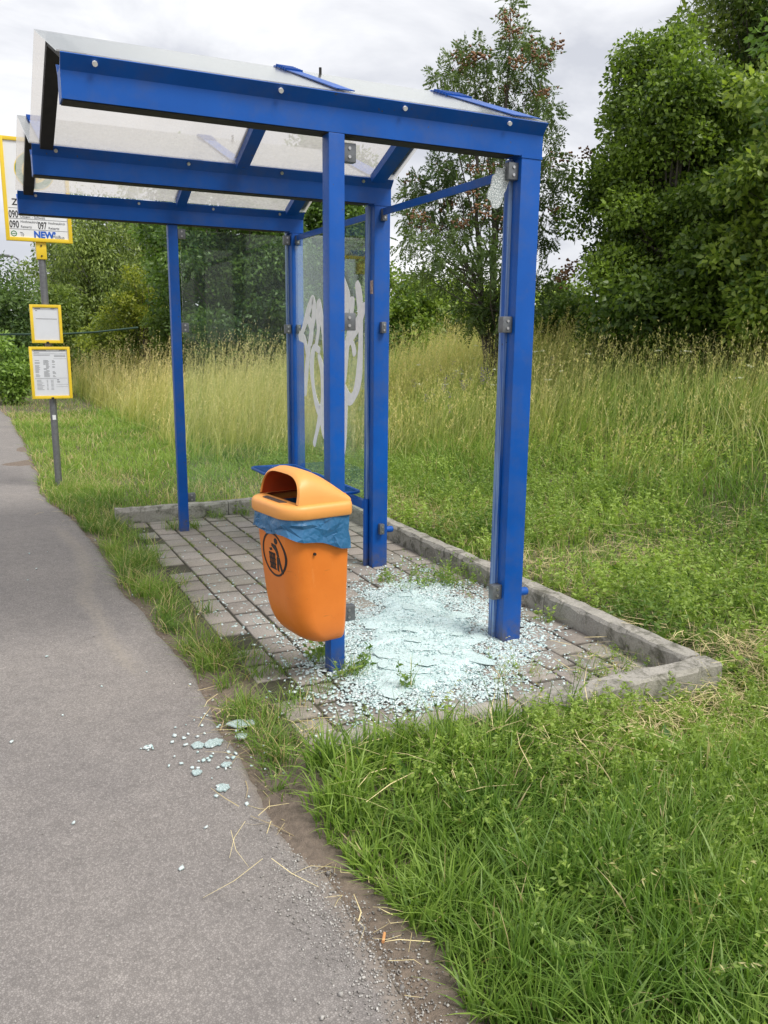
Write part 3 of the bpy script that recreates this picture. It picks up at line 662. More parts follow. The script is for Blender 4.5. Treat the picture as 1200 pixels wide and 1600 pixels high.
text_mesh('small_lettering', [('Otzenr. - Schweiz', -.905, 2.492, .034, .85), ('Hochneukirch', -.905, 2.452, .030, .9), ('Reisartz', -.905, 2.408, .030, .95), ('Hochneukirch', -.672, 2.452, .030, .85), ('Reisartz', -.672, 2.408, .030, .95), ('MöBus', -.644, 2.326, .045, .85), ('Tb', -.915, 2.335, .05, .6)], M_GREYINK, board, YF)
text_mesh('operator_lettering', [('NEW\u2019', -.800, 2.328, .080, .92)], M_NAVY, board, YF)
m = MB()
for z in (2.485, 2.395, 2.575): m.box(T((-.998, 5.3075, z-.0015)), T((-.51, 5.308, z+.0015)))
m.build('ruling', M_GREYINK, board)
def ring(m, cx, cz, r0_, r1_, y0_, n=48):
    for q in range(n):
        a, b = 2*math.pi*q/n, 2*math.pi*(q+1)/n
        m.add([T((cx+r*math.cos(t), y, cz+r*math.sin(t))) for y in (y0_, 5.3085) for r, t in ((r0_, a), (r1_, a), (r1_, b), (r0_, b))], [(0, 1, 2, 3), (1, 5, 6, 2), (0, 3, 7, 4)])
m = MB(); ring(m, -.757, 2.905, .0, .128, 5.3076); ring(m, -.757, 2.905, .160, .168, 5.3076); m.build('disc', M_YELLOW, board)
m = MB(); ring(m, -.757, 2.905, .106, .160, 5.3072); m.box(T((-.812, 5.3070, 2.835)), T((-.790, 5.3085, 2.975))); m.box(T((-.724, 5.3070, 2.835)), T((-.702, 5.3085, 2.975))); m.box(T((-.790, 5.3070, 2.895)), T((-.724, 5.3085, 2.917))); m.build('stop_symbol', M_GREEN, board)
m = MB(); ring(m, -.966, 2.354, .019, .026, 5.3074, 8); m.box(T((-.980, 5.3074, 2.350)), T((-.952, 5.3085, 2.356))); m.build('small_emblem', M_GREEN, board)
def case(xa, xb, za, zb, rows):
    c = MB(); c.box(T((xa+.006, 5.309, za+.006)), T((xb-.006, 5.330, zb-.006))); p = c.build('timetable_case', M_YELLOW, st_)
    frame(p, xa, xb, za, zb, 5.296, .036, .026, M_YELLOW)
    q = MB(); q.box(T((xa+.026, 5.3072, za+.028)), T((xb-.026, 5.3092, zb-.028))); q.build('timetable', M_PAPER, p)
    q = MB()
    for (a, b, z, h) in rows: q.box(T((xa+.026+(xb-xa-.052)*a, 5.3064, za+(zb-za)*z)), T((xa+.026+(xb-xa-.052)*b, 5.3071, za+(zb-za)*z+h)))
    q.build('print', M_GREYINK, p)
    q = MB(); q.box(T(((xa+xb)/2-.012, 5.293, za-.006)), T(((xa+xb)/2+.012, 5.298, za+.014)), .002); q.build('lock', M_RUBBER_SHADE, p)
case(-.885, -.612, 1.385, 1.735, [(.05, .95, .865, .0022), (.07, .3, .885, .007), (.7, .86, .885, .007), (.1, .17, .835, .005), (.1, .93, .625, .0045)])
rows = [(.03, .97, .905, .002), (.03, .97, .865, .0015), (.05, .40, .925, .007), (.78, .95, .925, .009), (.05, .2, .88, .004), (.04, .5, .835, .005), (.62, .95, .835, .004), (.62, .95, .81, .004), (.6, .97, .77, .0015), (.03, .97, .395, .0015), (.03, .65, .385, .0012), (.66, .72, .355, .008), (.66, .74, .315, .008), (.63, .97, .23, .0015), (.63, .97, .27, .0012)]
for k in range(17):
    z = .735-.0195*k
    for a, b in ((.06, .16), (.30, .36), (.37, .43), (.55, .60)):
        if random.random() < .8: rows.append((a, b+random.uniform(0, .05), z, .0035))
for k in range(8): rows += [(.08, .2+random.uniform(0, .1), .355-.026*k, .0035), (.36, .40, .355-.026*k, .0035), (.48, .56, .355-.026*k, .003)]
case(-.918, -.560, .868, 1.352, rows)
m = MB(); m.box(T((-.752, 5.326, .665)), T((-.722, 5.330, .71))); m.build('sticker', M_SIGNW, st_)

# ------------------------------------------------------------------ broken glass
def chips(P, size, flat, col0, col1, zlift):
    n = len(P); s = size[:, None]*R.uniform(.6, 1.4, (n, 3)); s[:, 2] = np.minimum(s[:, 2], flat)
    az = R.uniform(0, 2*np.pi, n); tilt = R.normal(0, .35, n); ca, sa, ct, st2 = np.cos(az), np.sin(az), np.cos(tilt), np.sin(tilt)
    corners = np.array([(-1, -1, -1), (1, -1, -1), (1, 1, -1), (-1, 1, -1), (-1, -1, 1), (1, -1, 1), (1, 1, 1), (-1, 1, 1)])*.5
    v = corners[None]*s[:, None, :]*(1+R.uniform(-.3, .3, (n, 8, 1)))
    x, y, z = v[..., 0], v[..., 1]*ct[:, None]-v[..., 2]*st2[:, None], v[..., 1]*st2[:, None]+v[..., 2]*ct[:, None]
    Vx = np.stack([x*ca[:, None]-y*sa[:, None], x*sa[:, None]+y*ca[:, None], z+s[:, None, 2]*.45], -1)+P[:, None, :]
    Fq = np.array([(0, 3, 2, 1), (4, 5, 6, 7), (0, 1, 5, 4), (1, 2, 6, 5), (2, 3, 7, 6), (3, 0, 4, 7)])
    F = (Fq[None]+(np.arange(n)*8)[:, None, None]).reshape(-1, 4)
    C = np.repeat(col0+(col1-col0)*R.rand(n, 1)**1.5, 8, 0); return (Vx.reshape(-1, 3), [F], C)
pile = np.array([(.86, 1.12), (1.02, .86), (1.03, .38), (.84, -.02), (.70, -.30), (.45, -.45), (.20, -.47), (-.05, -.38), (-.02, .05), (.16, .45), (.46, .86)])
def inside(P, poly):
    c = np.zeros(len(P), bool); j = len(poly)-1
    for i in range(len(poly)):
        xi, yi = poly[i]; xj, yj = poly[j]
        c ^= ((yi > P[:, 1]) != (yj > P[:, 1])) & (P[:, 0] < (xj-xi)*(P[:, 1]-yi)/(yj-yi+1e-12)+xi); j = i
    return c
def edge_d(P, poly):
    d = np.full(len(P), 9.)
    for i in range(len(poly)):
        a, b = poly[i-1], poly[i]; t = np.clip(((P-a)@(b-a))/((b-a)@(b-a)), 0, 1); d = np.minimum(d, np.linalg.norm(P-a-t[:, None]*(b-a), axis=1))
    return d
Q = R.uniform((-.45, -.72), (1.28, 1.75), (260000, 2)); ins = inside(Q, pile); d = edge_d(Q, pile); sd_ = np.where(ins, d, -d)+(fbm(Q[:, 0]*5, Q[:, 1]*5, 12)-.5)*.30
prob = np.where(sd_ > 0, .22-.13*ss(.03, .2, sd_), .20*np.exp(sd_/.085)+.012*np.exp(sd_/.4))
prob *= np.where((Q[:, 0] < -.36+.1*fbm(Q[:, 1]*6, 0, 4)), .3, 1)
keep = R.rand(len(Q)) < prob; Q = Q[keep]; sd_ = sd_[keep]
mound = .022*ss(-.02, .30, sd_)*(.6+.8*fbm(Q[:, 0]*9, Q[:, 1]*9, 7))
white = np.array([.74, .83, .83]); aqua = np.array([.50, .68, .68])
szc = R.uniform(.005, .0115, len(Q))*(1-.35*ss(.05, .2, sd_))*np.where(R.rand(len(Q)) < .08, 1.7, 1)
parts = [chips(np.column_stack([Q, mound*R.rand(len(Q))**.5+.001]), szc, .0042, white, aqua, 0)]
# thin scatter of chips over the paving and the path
Q2 = np.column_stack([R.uniform(-.35, .9, 900), R.uniform(.4, 3.2, 900)]); Q2 = Q2[R.rand(900) < np.exp(-(Q2[:, 1]-.4)/.9)]
Q3 = np.column_stack([R.normal(-.68, .12, 70), R.normal(-.48, .22, 70)]); Q3 = Q3[Q3[:, 0] < -.5]
Q4 = np.column_stack([R.uniform(-1.4, -.65, 13), R.uniform(-1.2, 3, 13)])
Q5 = np.column_stack([R.normal(-.925, .014, 16), R.normal(-.36, .014, 16)])
for q, z in ((Q2, .001), (Q3, -.001), (Q4, -.001), (Q5, -.001)): parts.append(chips(np.column_stack([q, np.full(len(q), z)]), R.uniform(.005, .011, len(q)), .006, white, aqua, 0))
# low bed under the heap so it reads as solid
gx, gy_ = np.meshgrid(np.linspace(-.2, 1.2, 150), np.linspace(-.6, 1.3, 200)); GP = np.column_stack([gx.ravel(), gy_.ravel()]); gd = np.where(inside(GP, pile), edge_d(GP, pile), -edge_d(GP, pile))+(fbm(GP[:, 0]*5, GP[:, 1]*5, 12)-.5)*.30
gz_ = -.012+.030*ss(.02, .22, gd)*(.6+.8*fbm(GP[:, 0]*9, GP[:, 1]*9, 7))
gz_ = gz_+(fbm(GP[:, 0]*40, GP[:, 1]*40, 3)-.5)*.006*ss(0, .1, gd)
tag(big_mesh('broken_glass', parts, M_CHIP), 'pale heap of shattered safety glass chips on the paving', 'broken glass', kind='stuff')
def shard_mb(r, th=.006, n=14, el=1.0):
    a0 = R.uniform(0, 6.28); rr = [r*(1+R.uniform(-.22, .22)) for _ in range(n)]; p = [(rr[k]*math.cos(2*math.pi*k/n)*el, rr[k]*math.sin(2*math.pi*k/n)) for k in range(n)]
    m = MB(); m.add([(x, y, 0) for x, y in p]+[(x*.97, y*.97, th) for x, y in p], [tuple(range(n))[::-1], tuple(range(n, 2*n))]+[(k, (k+1) % n, (k+1) % n+n, k+n) for k in range(n)]); return m
# crazed plates lying in the heap: one mass with it
m = MB()
def heap_z(p):
    pp = np.array([p]); d_ = edge_d(pp, pile)*np.where(inside(pp, pile), 1, -1)+(fbm(pp[:, 0]*5, pp[:, 1]*5, 12)-.5)*.30
    return float((-.012+.030*ss(.02, .22, d_)*(.6+.8*fbm(pp[:, 0]*9, pp[:, 1]*9, 7)))[0])
for q in range(30):
    while True:
        p = np.array([[R.uniform(-.1, 1.05), R.uniform(-.5, 1.1)]])
        if inside(p, pile)[0] and edge_d(p, pile)[0] > .07: break
    s_ = shard_mb(R.uniform(.022, .055), .0016, 15, R.uniform(.8, 2.6)); a = R.uniform(0, 6.28); tx, ty = R.normal(0, .016, 2); zz = heap_z(p[0])+.003+.003*R.rand()
    m.add([(v[0]*math.cos(a)-v[1]*math.sin(a)+p[0, 0], v[0]*math.sin(a)+v[1]*math.cos(a)+p[0, 1], zz+v[2]+v[0]*tx+v[1]*ty) for v in s_.v], s_.f)
bedp = grid_part(gx, gy_, gz_.reshape(gx.shape), np.zeros(gx.shape+(3,))); m.add(bedp[0], bedp[1][0].tolist())
tag(m.build('shattered_glass_plates', M_PLATE), 'crazed plates of safety glass lying flat in the glass heap', 'broken glass', kind='stuff')
SH = [(-.57, -.32, .034, 1.5, 'largest crazed glass shard, on the path against the grass verge'), (-.76, -.42, .022, 1.1, 'rounded crazed shard on the path beside a wider oval one'), (-.705, -.425, .027, 1.4, 'oval crazed shard, right of the two side by side on the path'),
      (-.81, -.61, .018, 1, 'small crazed shard lying alone toward the middle of the path'), (-.755, -.745, .022, 1, 'round crazed shard on the path nearest to the viewer'), (-.705, -.60, .016, 1.1, 'little broken shard on the path between the round shard and the verge'),
      (-.60, -.42, .020, 1.2, 'small shard by the verge just below the largest one'), (1.12, 1.30, .040, 1.2, 'flat pale shard on the paving by the middle post and kerb')]
for x, y, r, el, lb in SH:
    o = shard_mb(r, .0042, 16, el).build('glass_shard', M_SHARD); o.location = (x, y, .0); o.rotation_euler.z = R.uniform(-.5, .5); tag(o, lb, 'glass shard', 'single shards of broken glass')

# ------------------------------------------------------------------ plants: blades and leaves
def blades(P, h, w, az, lean, c0, c1, tw=None, lv=(0, .38, .72, 1)):
    n = len(P); phi = R.uniform(0, np.pi, n) if tw is None else tw; side = np.stack([np.cos(phi), np.sin(phi), 0*phi], -1); dr_ = np.stack([np.cos(az), np.sin(az), 0*az], -1)
    V = []; C = []
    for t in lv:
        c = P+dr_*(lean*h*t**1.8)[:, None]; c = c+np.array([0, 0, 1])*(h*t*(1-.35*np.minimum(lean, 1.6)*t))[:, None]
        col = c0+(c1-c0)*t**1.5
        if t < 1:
            ww = (w*(1-t**2)*.5)[:, None]*(.75 if t == 0 else 1); V += [c-side*ww, c+side*ww]; C += [col, col]
        else: V.append(c); C.append(col)
    k = len(V); V = np.stack(V, 1).reshape(-1, 3); C = np.stack(C, 1).reshape(-1, 3); o = (np.arange(n)*k)[:, None]
    q = [(o+np.array([[2*i, 2*i+1, 2*i+3, 2*i+2]])) for i in range(len(lv)-2)]
    return (V, [np.concatenate(q), o+np.array([[k-3, k-2, k-1]])], C)
def leaves(P, d, L, Wd, col, fold=.25):
    """kite leaves: base P, direction d (unit), length, width"""
    n = len(P); r = R.normal(size=(n, 3)); s = np.cross(d, r); s /= np.linalg.norm(s, axis=1)[:, None]+1e-9; nn = np.cross(s, d)
    m = P+d*(L*.45)[:, None]; V = np.stack([P, m+s*(Wd*.5)[:, None]+nn*(Wd*fold)[:, None], P+d*L[:, None], m-s*(Wd*.5)[:, None]+nn*(Wd*fold)[:, None]], 1).reshape(-1, 3)
    o = (np.arange(n)*4)[:, None]; F = np.concatenate([o+np.array([[0, 1, 2]]), o+np.array([[0, 2, 3]])])
    return (V, [F], np.repeat(col, 4, 0))
def unit(v): return v/(np.linalg.norm(v, axis=1)[:, None]+1e-9)
def visible(P, margin=1.45):
    d = P-CAM; z = d@FW; x = (d@RT)/np.maximum(z, .05)*FPX/600; y = (d@UP)/np.maximum(z, .05)*FPX/800
    return (z > .2) & (np.abs(x) < margin) & (y < margin) & (y > -margin-.15)
def sample(n, x0, x1, y0, y1): return R.uniform((x0, y0), (x1, y1), (n, 2))
def free(Q):
    """where plants can root: not on the path, the paving or the kerbs"""
    x, y = Q[:, 0], Q[:, 1]
    pad = (x > np.where(y < -.70, -.43, -.40)) & (x < 1.41) & (y > -.855) & (y < 3.59)
    return (~pad) & (x > xgrass(y))
BYs = np.array([-9, -3, 0, 2, 4, 5, 6, 7, 8, 12, 17, 24, 32.]); BXs = np.array([5.6, 5.0, 4.3, 4.0, 3.5, 3.0, 2.1, 1.4, 1.1, .9, .6, -.2, -1.2])
def tallness(x, y): return ss(-.8, .8, x-np.interp(y, BYs, BXs)+(fbm(x*1.1, y*1.1, 21)-.5)*1.1)
def dist(Q): return np.hypot(Q[:, 0]-CAM[0], Q[:, 1]-CAM[1])
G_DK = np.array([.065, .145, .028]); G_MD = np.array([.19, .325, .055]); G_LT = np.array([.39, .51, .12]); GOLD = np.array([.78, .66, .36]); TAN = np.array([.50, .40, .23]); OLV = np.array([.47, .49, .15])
def lerp(a, b, t): return a+(b-a)*np.asarray(t)[:, None]
def P3(Q, dz=0): return np.column_stack([Q, hz(Q[:, 0], Q[:, 1])+dz])

# lush grass in the foreground, in tufts
parts = []
ctr = sample(2700, -.7, 3.2, -2.9, -.86); ctr = ctr[free(ctr)]; ctr = ctr[visible(P3(ctr))]
yy = ctr[:, 1]; kerbness = ss(-1.35, -.95, yy)
ctr = ctr[R.rand(len(ctr)) > .45*kerbness]
nb = R.randint(26, 66, len(ctr)); idx = np.repeat(np.arange(len(ctr)), nb); n = len(idx)
cth = R.uniform(.55, 1.35, len(ctr))*(.50+.85*fbm(ctr[:, 0]*2.4, ctr[:, 1]*2.4, 31)); caz = R.uniform(0, 6.28, len(ctr)); ctone = fbm(ctr[:, 0]*1.7, ctr[:, 1]*1.7, 33)
offs = R.normal(0, .034, (n, 2)); Q = ctr[idx]+offs; ok = free(Q); Q = Q[ok]; idx = idx[ok]; offs = offs[ok]; n = len(Q)
nk = ss(-1.5, -1.05, Q[:, 1])*ss(-.1, .5, Q[:, 0]); lime = .75*np.exp(-((Q[:, 0]-1.05)**2+(Q[:, 1]+1.2)**2)/.16); h = .165*cth[idx]*R.uniform(.5, 1.3, n)*(1-.55*nk)*(.8+.2*ss(-.7, -.3, Q[:, 0]-xgrass(Q[:, 1])+.0)); edge = ss(0, .25, Q[:, 0]-xgrass(Q[:, 1])); h *= .55+.45*edge
az = np.where(R.rand(n) < .35, caz[idx], np.arctan2(offs[:, 1], offs[:, 0]))+R.normal(0, .7, n); lean = np.abs(R.normal(.6, .4, n))
tone = np.clip((ctone*2.2-.62+R.normal(0, .2, len(ctr)))[idx]+lime+R.normal(0, .15, n), 0, 1)
c0 = lerp(G_DK, G_MD, tone); c1 = lerp(G_MD, G_LT, tone); dry = R.rand(n) < .015+.14*nk; c0[dry] = TAN*.8; c1[dry] = GOLD*.9
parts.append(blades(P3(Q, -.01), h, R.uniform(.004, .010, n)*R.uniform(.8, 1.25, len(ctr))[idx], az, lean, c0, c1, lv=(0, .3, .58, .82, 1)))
# seed stalks with drooping oat-like heads
ns = 150; Q = sample(ns*3, -.2, 3, -2.4, -1.0); Q = Q[free(Q)][:ns]; n = len(Q); h = R.uniform(.28, .48, n); az = R.normal(.4, .8, n); lean = R.uniform(.35, .9, n); col = lerp(G_MD, GOLD*.8, R.uniform(.2, .9, n))
parts.append(blades(P3(Q), h, np.full(n, .002), az, lean, lerp(G_MD, GOLD, .2*np.ones(n)), col))
for k in range(9):
    t = R.uniform(.62, 1.0, n); c = P3(Q)+np.stack([np.cos(az)*lean*h*t**1.8, np.sin(az)*lean*h*t**1.8, h*t*(1-.35*lean*t)], -1)
    d = unit(np.stack([np.cos(az)+R.normal(0, .4, n), np.sin(az)+R.normal(0, .4, n), R.uniform(-1, .1, n)], -1)); parts.append(leaves(c, d, R.uniform(.012, .022, n), np.full(n, .0045), lerp(col, GOLD, R.uniform(0, .6, n))))
tag(big_mesh('foreground_grass', parts, M_GRASS), 'lush green uncut grass beside the path', 'grass', kind='stuff')

# leafy herbs (bedstraw, clover, young weeds) behind and before the kerb
def herbs(ctr, hmin, hmax, nl, L, tone, z=None):
    idx = np.repeat(np.arange(len(ctr)), nl); n = len(idx); hh = R.uniform(hmin, hmax, len(ctr)); az = R.uniform(0, 6.28, len(ctr)); ln_ = R.uniform(.1, .7, len(ctr))
    t = R.uniform(.08, 1, n); H = hh[idx]*t; b = np.column_stack([ctr[idx, 0]+np.cos(az[idx])*ln_[idx]*H*t, ctr[idx, 1]+np.sin(az[idx])*ln_[idx]*H*t, (hz(ctr[idx, 0], ctr[idx, 1]) if z is None else z)+H])
    a = R.uniform(0, 6.28, n); d = unit(np.column_stack([np.cos(a), np.sin(a), R.normal(.25, .45, n)])); l = L*R.uniform(.6, 1.4, n)*(1.15-.5*t)
    tn = np.clip(tone[idx]+R.normal(0, .14, n), 0, 1); col = lerp(G_DK*1.1, G_LT*1.05, tn)
    st3 = P3(ctr) if z is None else np.column_stack([ctr, np.full(len(ctr), z)])
    m = len(ctr); s1 = blades(st3, hh, np.full(m, .0025), az, ln_, np.tile(G_MD, (m, 1)), np.tile(G_MD, (m, 1)))
    return [leaves(b, d, l, l*R.uniform(.28, .6, n), col), s1]
parts = []
Q = sample(30000, 1.42, 9, -6, 7); Q = Q[free(Q)]; T_ = tallness(Q[:, 0], Q[:, 1]); dd = dist(Q)
patch = fbm(Q[:, 0]*.9, Q[:, 1]*.9, 41); Q = Q[(R.rand(len(Q)) < (1-T_*.75)*ss(.35, .6, patch+.12*ss(1.6, 2.4, Q[:, 0]))*np.clip(6/dd, 0, 1)) & visible(P3(Q))][:6400]
parts += herbs(Q, .10, .30, 26, .034, fbm(Q[:, 0]*1.5, Q[:, 1]*1.5, 43)*1.4+.02)
Q = sample(3500, -.2, 3.2, -1.75, -.86); Q = Q[free(Q) & visible(P3(Q))]; Q = Q[R.rand(len(Q)) < ss(-1.75, -1.05, Q[:, 1])*ss(.3, .55, fbm(Q[:, 0]*2.2, Q[:, 1]*2.2, 44))*np.where((Q[:, 0] > .8) & (Q[:, 1] > -1.02), .25, 1)][:900]
parts += herbs(Q, .05, .16, 34, .021, .55+.45*fbm(Q[:, 0]*2, Q[:, 1]*2, 45))
Q = sample(5000, -.5, 3.2, -2.7, -1.1); Q = Q[free(Q) & visible(P3(Q))]; Q = Q[R.rand(len(Q)) < ss(.42, .62, fbm(Q[:, 0]*2.6, Q[:, 1]*2.6, 47))][:420]
parts += herbs(Q, .06, .17, 24, .026, .35+.6*fbm(Q[:, 0]*2, Q[:, 1]*2, 48))
Q = sample(900, -.4, 6, -2.6, 4); Q = Q[free(Q) & visible(P3(Q)) & (dist(Q) > 1.6)][:150]      # broad-leaved docks and plantains
for q in Q:
    k = R.randint(5, 10); a = R.uniform(0, 6.28, k); d = unit(np.column_stack([np.cos(a), np.sin(a), R.uniform(.3, 1.0, k)])); l = R.uniform(.07, .15, k); parts.append(leaves(np.tile([q[0], q[1], float(hz(q[0], q[1]))], (k, 1)), d, l, l*R.uniform(.25, .4, k), lerp(G_DK*1.2, G_MD*1.25, R.rand(k)), .06))
tag(big_mesh('leafy_weeds', parts, M_GRASS), 'low leafy weeds growing among the grass', 'weeds', kind='stuff')

# short meadow grass: behind the kerb, along the verge and up the left strip
parts = []
Q = np.concatenate([sample(150000, 1.40, 9, -5, 7), sample(90000, -.95, 3.5, 3.55, 14), sample(20000, -2.2, 2.2, 14, 34)]); Q = Q[free(Q)]; Q = Q[visible(P3(Q))]
dd = dist(Q); T_ = tallness(Q[:, 0], Q[:, 1]); left = ss(3.4, 4.2, Q[:, 1])*ss(2.6, 1.6, Q[:, 0])
Q_ = R.rand(len(Q)) < np.clip(.30+3.2/dd, 0, 1)*(1-.5*T_); Q = Q[Q_]; dd = dd[Q_]; T_ = T_[Q_]; left = left[Q_]; n = len(Q)
kz = ss(2.5, 1.45, Q[:, 0])*(1-left)
h = (.10+.16*fbm(Q[:, 0]*1.6, Q[:, 1]*1.6, 51))*R.uniform(.5, 1.4, n)*(1+.9*T_)*(1-.35*left)*(1-.25*kz)
tone = np.clip(fbm(Q[:, 0]*1.2, Q[:, 1]*1.2, 52)*1.5-.3+.30*left+R.normal(0, .18, n), 0, 1)
c0 = lerp(G_DK, G_MD, tone); c1 = lerp(G_MD, G_LT*1.05, tone)
dry = R.rand(n) < .08+.34*kz*ss(.4, .6, fbm(Q[:, 0]*1.7, Q[:, 1]*1.7, 53))+.25*left*ss(.5, .7, fbm(Q[:, 0]*.8, Q[:, 1]*.8, 54)); c0[dry] = TAN; c1[dry] = GOLD
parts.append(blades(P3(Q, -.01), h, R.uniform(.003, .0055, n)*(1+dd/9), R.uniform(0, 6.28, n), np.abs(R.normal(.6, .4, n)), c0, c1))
tag(big_mesh('meadow_grass', parts, M_GRASS), 'short green meadow grass round the shelter', 'grass', kind='stuff')

# verge between path and paving: small tufts
parts = []
ctr = sample(1500, -.85, -.30, -.86, 5.6); ctr = ctr[(ctr[:, 0] > xe(ctr[:, 1])+.015) & ((ctr[:, 0] < -.42+.05*R.randn(len(ctr))) | (ctr[:, 1] > 3.55))]
ctr = ctr[R.rand(len(ctr)) < ss(.28, .5, fbm(ctr[:, 0]*5, ctr[:, 1]*2.6, 61))]
nb = R.randint(10, 30, len(ctr)); idx = np.repeat(np.arange(len(ctr)), nb); n = len(idx); Q = ctr[idx]+R.normal(0, .028, (n, 2)); sz = R.uniform(.6, 1.3, len(ctr))*(.6+.8*fbm(ctr[:, 0]*3, ctr[:, 1]*1.5, 62))
ok = Q[:, 0] > xe(Q[:, 1])-.01; Q = Q[ok]; idx = idx[ok]; n = len(Q)
h = .115*sz[idx]*R.uniform(.5, 1.3, n); tone = np.clip(fbm(ctr[:, 0]*3, ctr[:, 1]*3, 63)[idx]*1.5-.25+R.normal(0, .15, n), 0, 1); c0 = lerp(G_DK, G_MD, tone); c1 = lerp(G_MD, G_LT, tone); dry = R.rand(n) < .14; c0[dry] = TAN; c1[dry] = GOLD
parts.append(blades(np.column_stack([Q, np.full(n, -.02)]), h, R.uniform(.003, .006, n), R.uniform(0, 6.28, n), np.abs(R.normal(.75, .4, n)), c0, c1))
mj = 900; ci = R.randint(1, 10, mj); Q = np.column_stack([-.40+ci*.1545+R.normal(0, .004, mj), R.uniform(-.4, 3.4, mj)]); Q = Q[R.rand(mj) < ss(.45, .62, fbm(Q[:, 0]*4, Q[:, 1]*2.2, 66))*np.where(Q[:, 0] < .2, 1, .5)]; Q = np.repeat(Q, 9, 0)+R.normal(0, .007, (len(Q)*9, 2)); n = len(Q)
parts.append(blades(np.column_stack([Q, np.full(n, -.007)]), R.uniform(.008, .028, n), R.uniform(.002, .004, n), R.uniform(0, 6.28, n), np.abs(R.normal(.9, .5, n)), lerp(G_DK, OLV*.7, R.rand(n)), lerp(G_MD, OLV, R.rand(n))))
tag(big_mesh('verge_grass', parts, M_GRASS), 'grass tufts in the strip between the path and the paving', 'grass', kind='stuff')

# tall seeding grass on the bank and beyond the shelter
parts = []
Q = np.concatenate([sample(90000, 2.5, 10.5, -5, 9), sample(110000, .8, 9, 5, 20), sample(55000, -1.6, 14, 18, 34)]); Q = Q[visible(P3(Q, .4))]; Q = Q[free(Q)]; dd = dist(Q); T_ = tallness(Q[:, 0], Q[:, 1])
k_ = R.rand(len(Q)) < T_*np.clip(5.5/dd, .12, 1)*.95; Q = Q[k_]; dd = dd[k_]; T_ = T_[k_]; n = len(Q)
lft = ss(3.4, 1.8, Q[:, 0]-.12*Q[:, 1]+.6)*ss(4, 6.5, Q[:, 1]); clump = fbm(Q[:, 0]*1.0, Q[:, 1]*1.0, 71)
hgt = (.48+.55*clump)*R.uniform(.4, 1.15, n)*(.45+.55*T_)*(.92+.50*lft)
gold = np.clip(.22+.62*lft+1.5*(fbm(Q[:, 0]*.9, Q[:, 1]*.9, 72)-.45)+R.normal(0, .22, n), 0, 1)
c0 = lerp(G_MD*.95, OLV, gold); c1 = lerp(G_LT*.95, GOLD, gold)
wind = R.normal(-.2, 1.0, n)+3*(fbm(Q[:, 0]*1.5, Q[:, 1]*1.5, 74)-.5)
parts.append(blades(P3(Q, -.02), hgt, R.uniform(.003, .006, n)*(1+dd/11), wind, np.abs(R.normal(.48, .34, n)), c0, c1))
st4 = R.rand(n) < .32; Qs = Q[st4]; ns = len(Qs); hs = hgt[st4]*R.uniform(1.05, 1.35, ns); ws = wind[st4]; ls = np.abs(R.normal(.22, .14, ns)); gs = gold[st4]; ds = dd[st4]
cs = lerp(OLV, GOLD, np.clip(gs+.25, 0, 1)); parts.append(blades(P3(Qs), hs, np.full(ns, .0022)*(1+ds/14), ws, ls, lerp(OLV*.8, OLV*1.2, gs), cs, lv=(0, .55, 1)))
for k in range(10):
    t = R.uniform(.78, 1.02, ns); c = P3(Qs)+np.stack([np.cos(ws)*ls*hs*t**1.8, np.sin(ws)*ls*hs*t**1.8, hs*t*(1-.35*ls*t)], -1)
    a = R.uniform(0, 6.28, ns); d = unit(np.column_stack([np.cos(a)*.45, np.sin(a)*.45, R.uniform(.3, 1, ns)])); parts.append(leaves(c, d, R.uniform(.014, .026, ns)*(1+ds/25), .0034*(1+ds/16), lerp(OLV*1.3, GOLD*1.1, np.clip(gs+R.normal(.25, .2, ns), 0, 1))))
# white umbels and purple vetch scattered in it
Qf = sample(3000, 3.2, 9, -1, 7); Qf = Qf[(tallness(Qf[:, 0], Qf[:, 1]) > .5) & visible(P3(Qf, .5))][:70]; nf = len(Qf)
for q in Qf:
    z = hz(q[0], q[1])+R.uniform(.5, .85); p = np.column_stack([q[0]+R.normal(0, .018, 16), q[1]+R.normal(0, .018, 16), z+R.normal(0, .004, 16)]); a = R.uniform(0, 6.28, 16); parts.append(leaves(p, unit(np.column_stack([np.cos(a), np.sin(a), .2+0*a])), np.full(16, .014), np.full(16, .012), np.tile(np.array([.72, .72, .66]), (16, 1))))
Qv = np.column_stack([R.normal(4.05, .30, 46), R.normal(5.2, .35, 46)])
for q in Qv:
    z = hz(q[0], q[1])+R.uniform(.45, .75); p = np.column_stack([q[0]+R.normal(0, .012, 14), q[1]+R.normal(0, .012, 14), z+R.uniform(0, .09, 14)]); a = R.uniform(0, 6.28, 14); parts.append(leaves(p, unit(np.column_stack([np.cos(a), np.sin(a), .4+0*a])), np.full(14, .016), np.full(14, .009), np.tile(np.array([.19, .14, .36]), (14, 1))))
tag(big_mesh('tall_grass', parts, M_GRASS), 'tall seeding grass turning golden on the bank', 'grass', kind='stuff')

